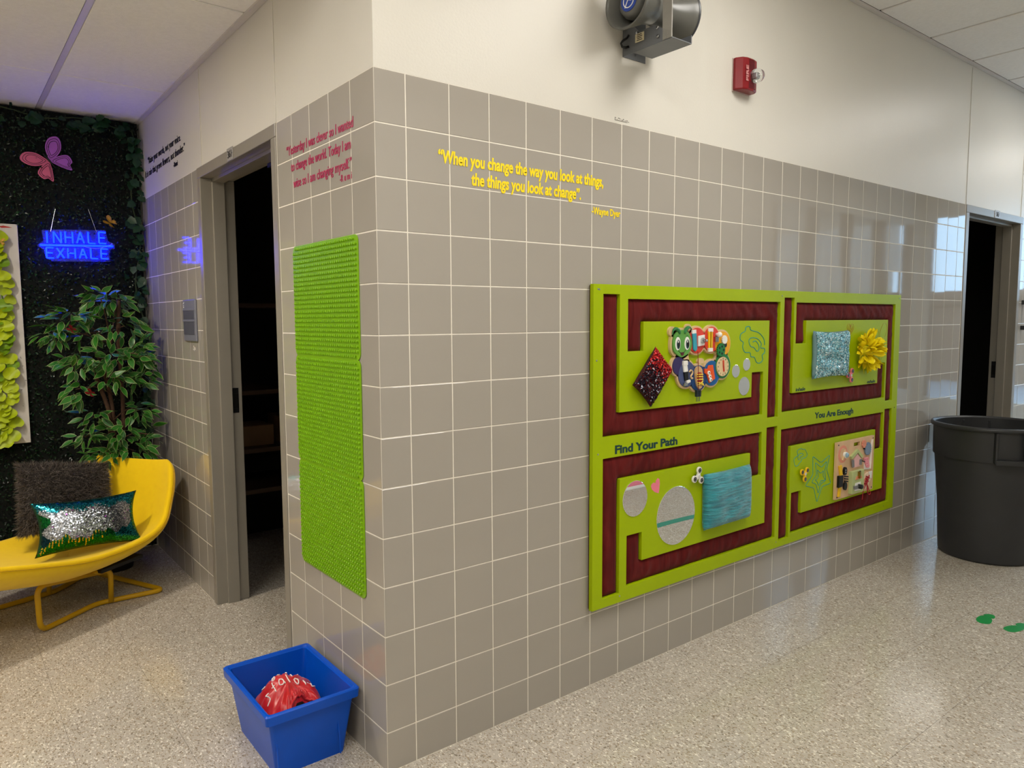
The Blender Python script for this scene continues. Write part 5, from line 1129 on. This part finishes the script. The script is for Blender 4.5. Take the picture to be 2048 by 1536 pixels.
# ---- butterflies
def butterfly(loc, s, m1, m2, label, rz=0., tilt=0., fold=.35, group=None):
    t = thing('butterfly', loc, label, 'butterfly', 'decorative butterflies'); c = Vector(loc)
    E1 = Vector((math.cos(rz), 0, math.sin(rz))); E2 = Vector((-math.sin(rz), 0, math.cos(rz)))
    up_ = spline([(.05, .1), (.25, .55), (.62, .80), (.95, .72), (1.0, .5), (.80, .18), (.45, .0), (.05, -.02)], 3, True); lo = spline([(.05, 0), (.5, -.05), (.82, -.22), (.78, -.55), (.60, -.62), (.52, -.85), (.30, -.60), (.08, -.2)], 3, True)
    for sd in (-1, 1):
        for nm, pts, sc in (('upper_wing', up_, 1), ('lower_wing', lo, .95)):
            mb = MB(); P = [c+E1*(sd*a*s*math.cos(fold))+E2*(b*s)+Vector((0, -1, 0))*(a*s*math.sin(fold)+.012*s) for a, b in pts]; n_ = len(P)
            mb.add(P+[p+Vector((0, -.0008, 0)) for p in P], [tuple(range(n_)), tuple(range(2*n_-1, n_-1, -1))]+[(i, (i+1) % n_, n_+(i+1) % n_, n_+i) for i in range(n_)])
            w_ = mb.build(nm, m1[0 if sd < 0 else 1] if isinstance(m1, (tuple, list)) else m1, t)
            cen = (sum(p[0] for p in pts)/len(pts), sum(p[1] for p in pts)/len(pts))
            for k_ in (.80, .60):
                ed = [c+E1*(sd*(cen[0]+(a-cen[0])*k_)*s*math.cos(fold))+E2*((cen[1]+(b-cen[1])*k_)*s)+Vector((0, -1, 0))*((cen[0]+(a-cen[0])*k_)*s*math.sin(fold)+.012*s+.0012) for a, b in pts]
                MB().tube(ed, .012*s, 5, True).build('wing_marking', m2, w_)
    MB().tube([c+E2*(-.35*s)+Vector((0, -.03*s, 0)), c+Vector((0, -.05*s, 0)), c+E2*(.38*s)+Vector((0, -.03*s, 0))], [.02*s, .05*s, .03*s], 8).build('body', M_BLACK, t)
butterfly((-.478, 2.958, 2.330), .118, (mat('coral_pink_wing', 'd8688c', rough=.5), mat('violet_wing', 'a050c0', rough=.5)), mat('dark_wing_line', '3a1030', rough=.6), 'large pink and violet butterfly high on the hedge', rz=math.radians(38), fold=.15)
butterfly((-.190, 2.960, 2.010), .042, mat('amber_wing', 'c99a28', rough=.5), M_BLACK, 'tiny amber butterfly above the neon sign', rz=math.radians(55), fold=.9)

# ---- white board with lime leaf garland
o = MB().box(-1.25, -.648, 2.944, 2.956, .745, 1.962).build('white_board', mat('white_foam_board', 'cfcac4', rough=.6), bevel=.002)
tag(o, 'tall white foam board against the hedge at the left edge', 'board')
rm = MB().prism([(-.735, 1.945), (-.712, 1.951), (-.690, 1.947), (-.672, 1.942), (-.70, 1.940), (-.72, 1.938)], (0, 2.9438, 0), XR, ZR, 0, .0006).build('red_mark', mat('red_print', 'b8281c', rough=.5), o)
M_LL = mat('lime_leaf', 'a6b814', rough=.45, var=.15, scale=25, spec=.4); M_LL2 = mat('dark_lime_leaf', '6f9414', rough=.45, var=.15, scale=25)
def round_leaf(name, m):
    mb = MB(); n_ = 16; mb.v.append((0, 0, 0)); 
    for rr in (.5, 1):
        for k in range(n_):
            a_ = 2*math.pi*k/n_; q = rr*(1 if k else .75); x, y = .030*q*math.cos(a_)-.0, .034*q*math.sin(a_); mb.v.append((x, y, .010*rr*rr*math.sin(a_*2+.5)+abs(y)*.35*rr))
    for k in range(n_): mb.f.append((0, 1+k, 1+(k+1) % n_)); mb.f.append((1+k, 1+n_+k, 1+n_+(k+1) % n_, 1+(k+1) % n_))
    mb.m = [0]*len(mb.f); mb.c = [None]*len(mb.f)
    o_ = mb.build(name, m, None, smooth=True, origin=(0, 0, 0)); me_ = o_.data; bpy.data.objects.remove(o_); return me_
l1, l2 = round_leaf('leaf', M_LL), round_leaf('leaf', M_LL2); rg = np.random.default_rng(8)
LG = thing('leaf_garland', (-.8, 2.92, .75), 'lime green round-leaf garland hanging over the white board', 'garland')
for x in (-.74, -.80, -.88, -1.0): MB().tube([(x+.01*math.sin(k), 2.935, 1.94-k*.06) for k in range(20)], .003, 6).build('stem', M_LL2, LG)
for x0 in (-.735, -.78, -.83, -.89, -.96, -1.04):
    z = 1.925
    while z > .80:
        c = (x0+rg.normal(0, .012)-(.012 if z > 1.7 else 0), 2.918-abs(rg.normal(0, .008)), z)
        copy_mesh('leaf', l1 if rg.random() < .75 else l2, c, LG, aim((rg.normal(0, .5), -.25, -1), (rg.normal(0, .35), -1, .35+rg.normal(0, .2))), rg.uniform(.85, 1.25)); z -= rg.uniform(.030, .048)
for q in range(7): copy_mesh('leaf', l1, (-.72-.045*q+rg.normal(0, .01), 2.905, .785+rg.normal(0, .015)), LG, aim((rg.normal(0, .5), -.3, -1), (0, -1, .3)), 1.35)
butterfly((-.735, 2.895, 1.858), .024, mat('amber_wing', ''), M_BLACK, 'tiny yellow butterfly on the lime leaf garland', fold=.3)

# ================================================================ artificial ficus
FC = thing('artificial_ficus', (-.30, 2.70, 0), 'leafy artificial ficus tree with cream-edged leaves behind the chair', 'plant')
M_TRK = mat('brown_bark', '4a3222', rough=.8, var=.2, scale=60, bump=.4)
pot = MB().lathe([(.10, 0), (.13, .22), (.138, .24), (.128, .24), (.12, .2), (.0, .2)], (-.30, 2.72, .001), n=28, cap1=False).build('pot', mat('black_pot', '161616', rough=.5), FC)
for pts, r in (([(-.29, 2.72, .18), (-.275, 2.72, .55), (-.265, 2.71, .85), (-.285, 2.70, 1.06), (-.33, 2.69, 1.25)], [.016, .016, .015, .012, .006]), ([(-.31, 2.71, .18), (-.30, 2.70, .6), (-.285, 2.70, .88), (-.325, 2.69, 1.05), (-.38, 2.68, 1.22)], [.012, .012, .011, .010, .005]), ([(-.28, 2.73, .18), (-.23, 2.71, .6), (-.215, 2.70, .95), (-.225, 2.68, 1.3), (-.215, 2.66, 1.55)], [.011, .010, .009, .008, .004])):
    MB().tube(spline([(*p, q) for p, q in zip(pts, r)] if False else pts, 3), .011, 8).build('trunk', M_TRK, FC, smooth=True)
M_FG1 = mat('ficus_green', '2a661c', rough=.36, var=.25, scale=30, spec=.5); M_FG2 = mat('ficus_cream_margin', '98a468', rough=.45)
fl = leaf_mesh('leaf', [(0, .0012), (.008, .007), (.020, .0130), (.034, .0145), (.050, .0110), (.064, .0045), (.076, .0006)], [M_FG1, M_FG2], .0016, .22, .12)
rg = np.random.default_rng(17)
# cluster centres (x, y, z, rx, rz, leaves)
CLU = [(-.305, 2.66, 1.55, .085, .07, 26), (-.22, 2.66, 1.53, .06, .06, 14), (-.47, 2.62, 1.44, .10, .07, 30), (-.555, 2.60, 1.36, .07, .06, 22), (-.40, 2.62, 1.36, .08, .06, 20), (-.20, 2.62, 1.40, .09, .08, 22),
       (-.44, 2.60, 1.20, .10, .06, 28), (-.30, 2.58, 1.22, .10, .07, 30), (-.15, 2.58, 1.24, .085, .08, 30), (-.08, 2.60, 1.22, .045, .10, 18), (-.26, 2.58, 1.11, .12, .05, 24), (-.46, 2.58, 1.06, .06, .06, 14), (-.12, 2.60, 1.10, .07, .06, 16),
       (-.38, 2.60, .90, .08, .05, 18), (-.15, 2.60, .92, .07, .07, 18), (-.43, 2.58, .80, .07, .05, 14), (-.28, 2.58, .80, .10, .06, 24), (-.34, 2.56, .70, .09, .05, 20), (-.20, 2.56, .70, .10, .06, 22), (-.11, 2.58, .78, .06, .06, 14)]
n_leaf = 0; extra = MB()
for cx_, cy_, cz_, rx, rz_, n_ in CLU:
    root = Vector((-.26, 2.70, min(cz_-.05, 1.3)))
    mid = (root+Vector((cx_, cy_, cz_)))/2+Vector((0, 0, .03))
    MB().tube(spline([tuple(root), tuple(mid), (cx_, cy_, cz_)], 3), .0035, 6).build('branch', M_TRK, FC)
    for k in range(int(n_*1.35)):
        v = rg.normal(0, 1, 3); v /= np.linalg.norm(v); rad = rg.uniform(.25, 1)**.6
        c = np.array([cx_+v[0]*rx*rad, cy_+v[1]*.07*rad, cz_+v[2]*rz_*rad]); c[0] = min(c[0], -.045); c[1] = min(c[1], 2.84)
        d = np.array([v[0]*.9+.35*np.sign(cx_+.27), v[1]*.5-.45, v[2]*.45-.40])+rg.normal(0, .38, 3); d /= np.linalg.norm(d)
        if c[0]+d[0]*.075 > -.018: d[0] = -abs(d[0])
        n3 = np.array([rg.normal(0, .7), -.6+rg.normal(0, .4), .75+rg.normal(0, .5)])
        if n_leaf < 298: copy_mesh('leaf', fl, tuple(c), FC, aim(d, n3), rg.uniform(.85, 1.2)); n_leaf += 1
        else:
            m_ = aim(d, n3).to_matrix(); s_ = rg.uniform(.85, 1.2); base = len(extra.v)
            for vv in fl.vertices: extra.v.append(tuple(Vector(c)+m_ @ (vv.co*s_)))
            for pp in fl.polygons: extra.f.append(tuple(base+i for i in pp.vertices)); extra.m.append(pp.material_index); extra.c.append(None)
if extra.f: q = extra.build('inner_leaves', [M_FG1, M_FG2], FC, smooth=True); q['kind'] = 'stuff'
M_RB = mat('red_wing', '8a1a1c', rough=.5)
butterfly((-.475, 2.50, 1.385), .028, M_RB, M_BLACK, 'small red butterfly high in the ficus leaves', rz=.9, fold=1.0)
butterfly((-.405, 2.50, 1.045), .030, M_RB, M_BLACK, 'small red butterfly low in the ficus by the trunk', rz=.9, fold=1.0)
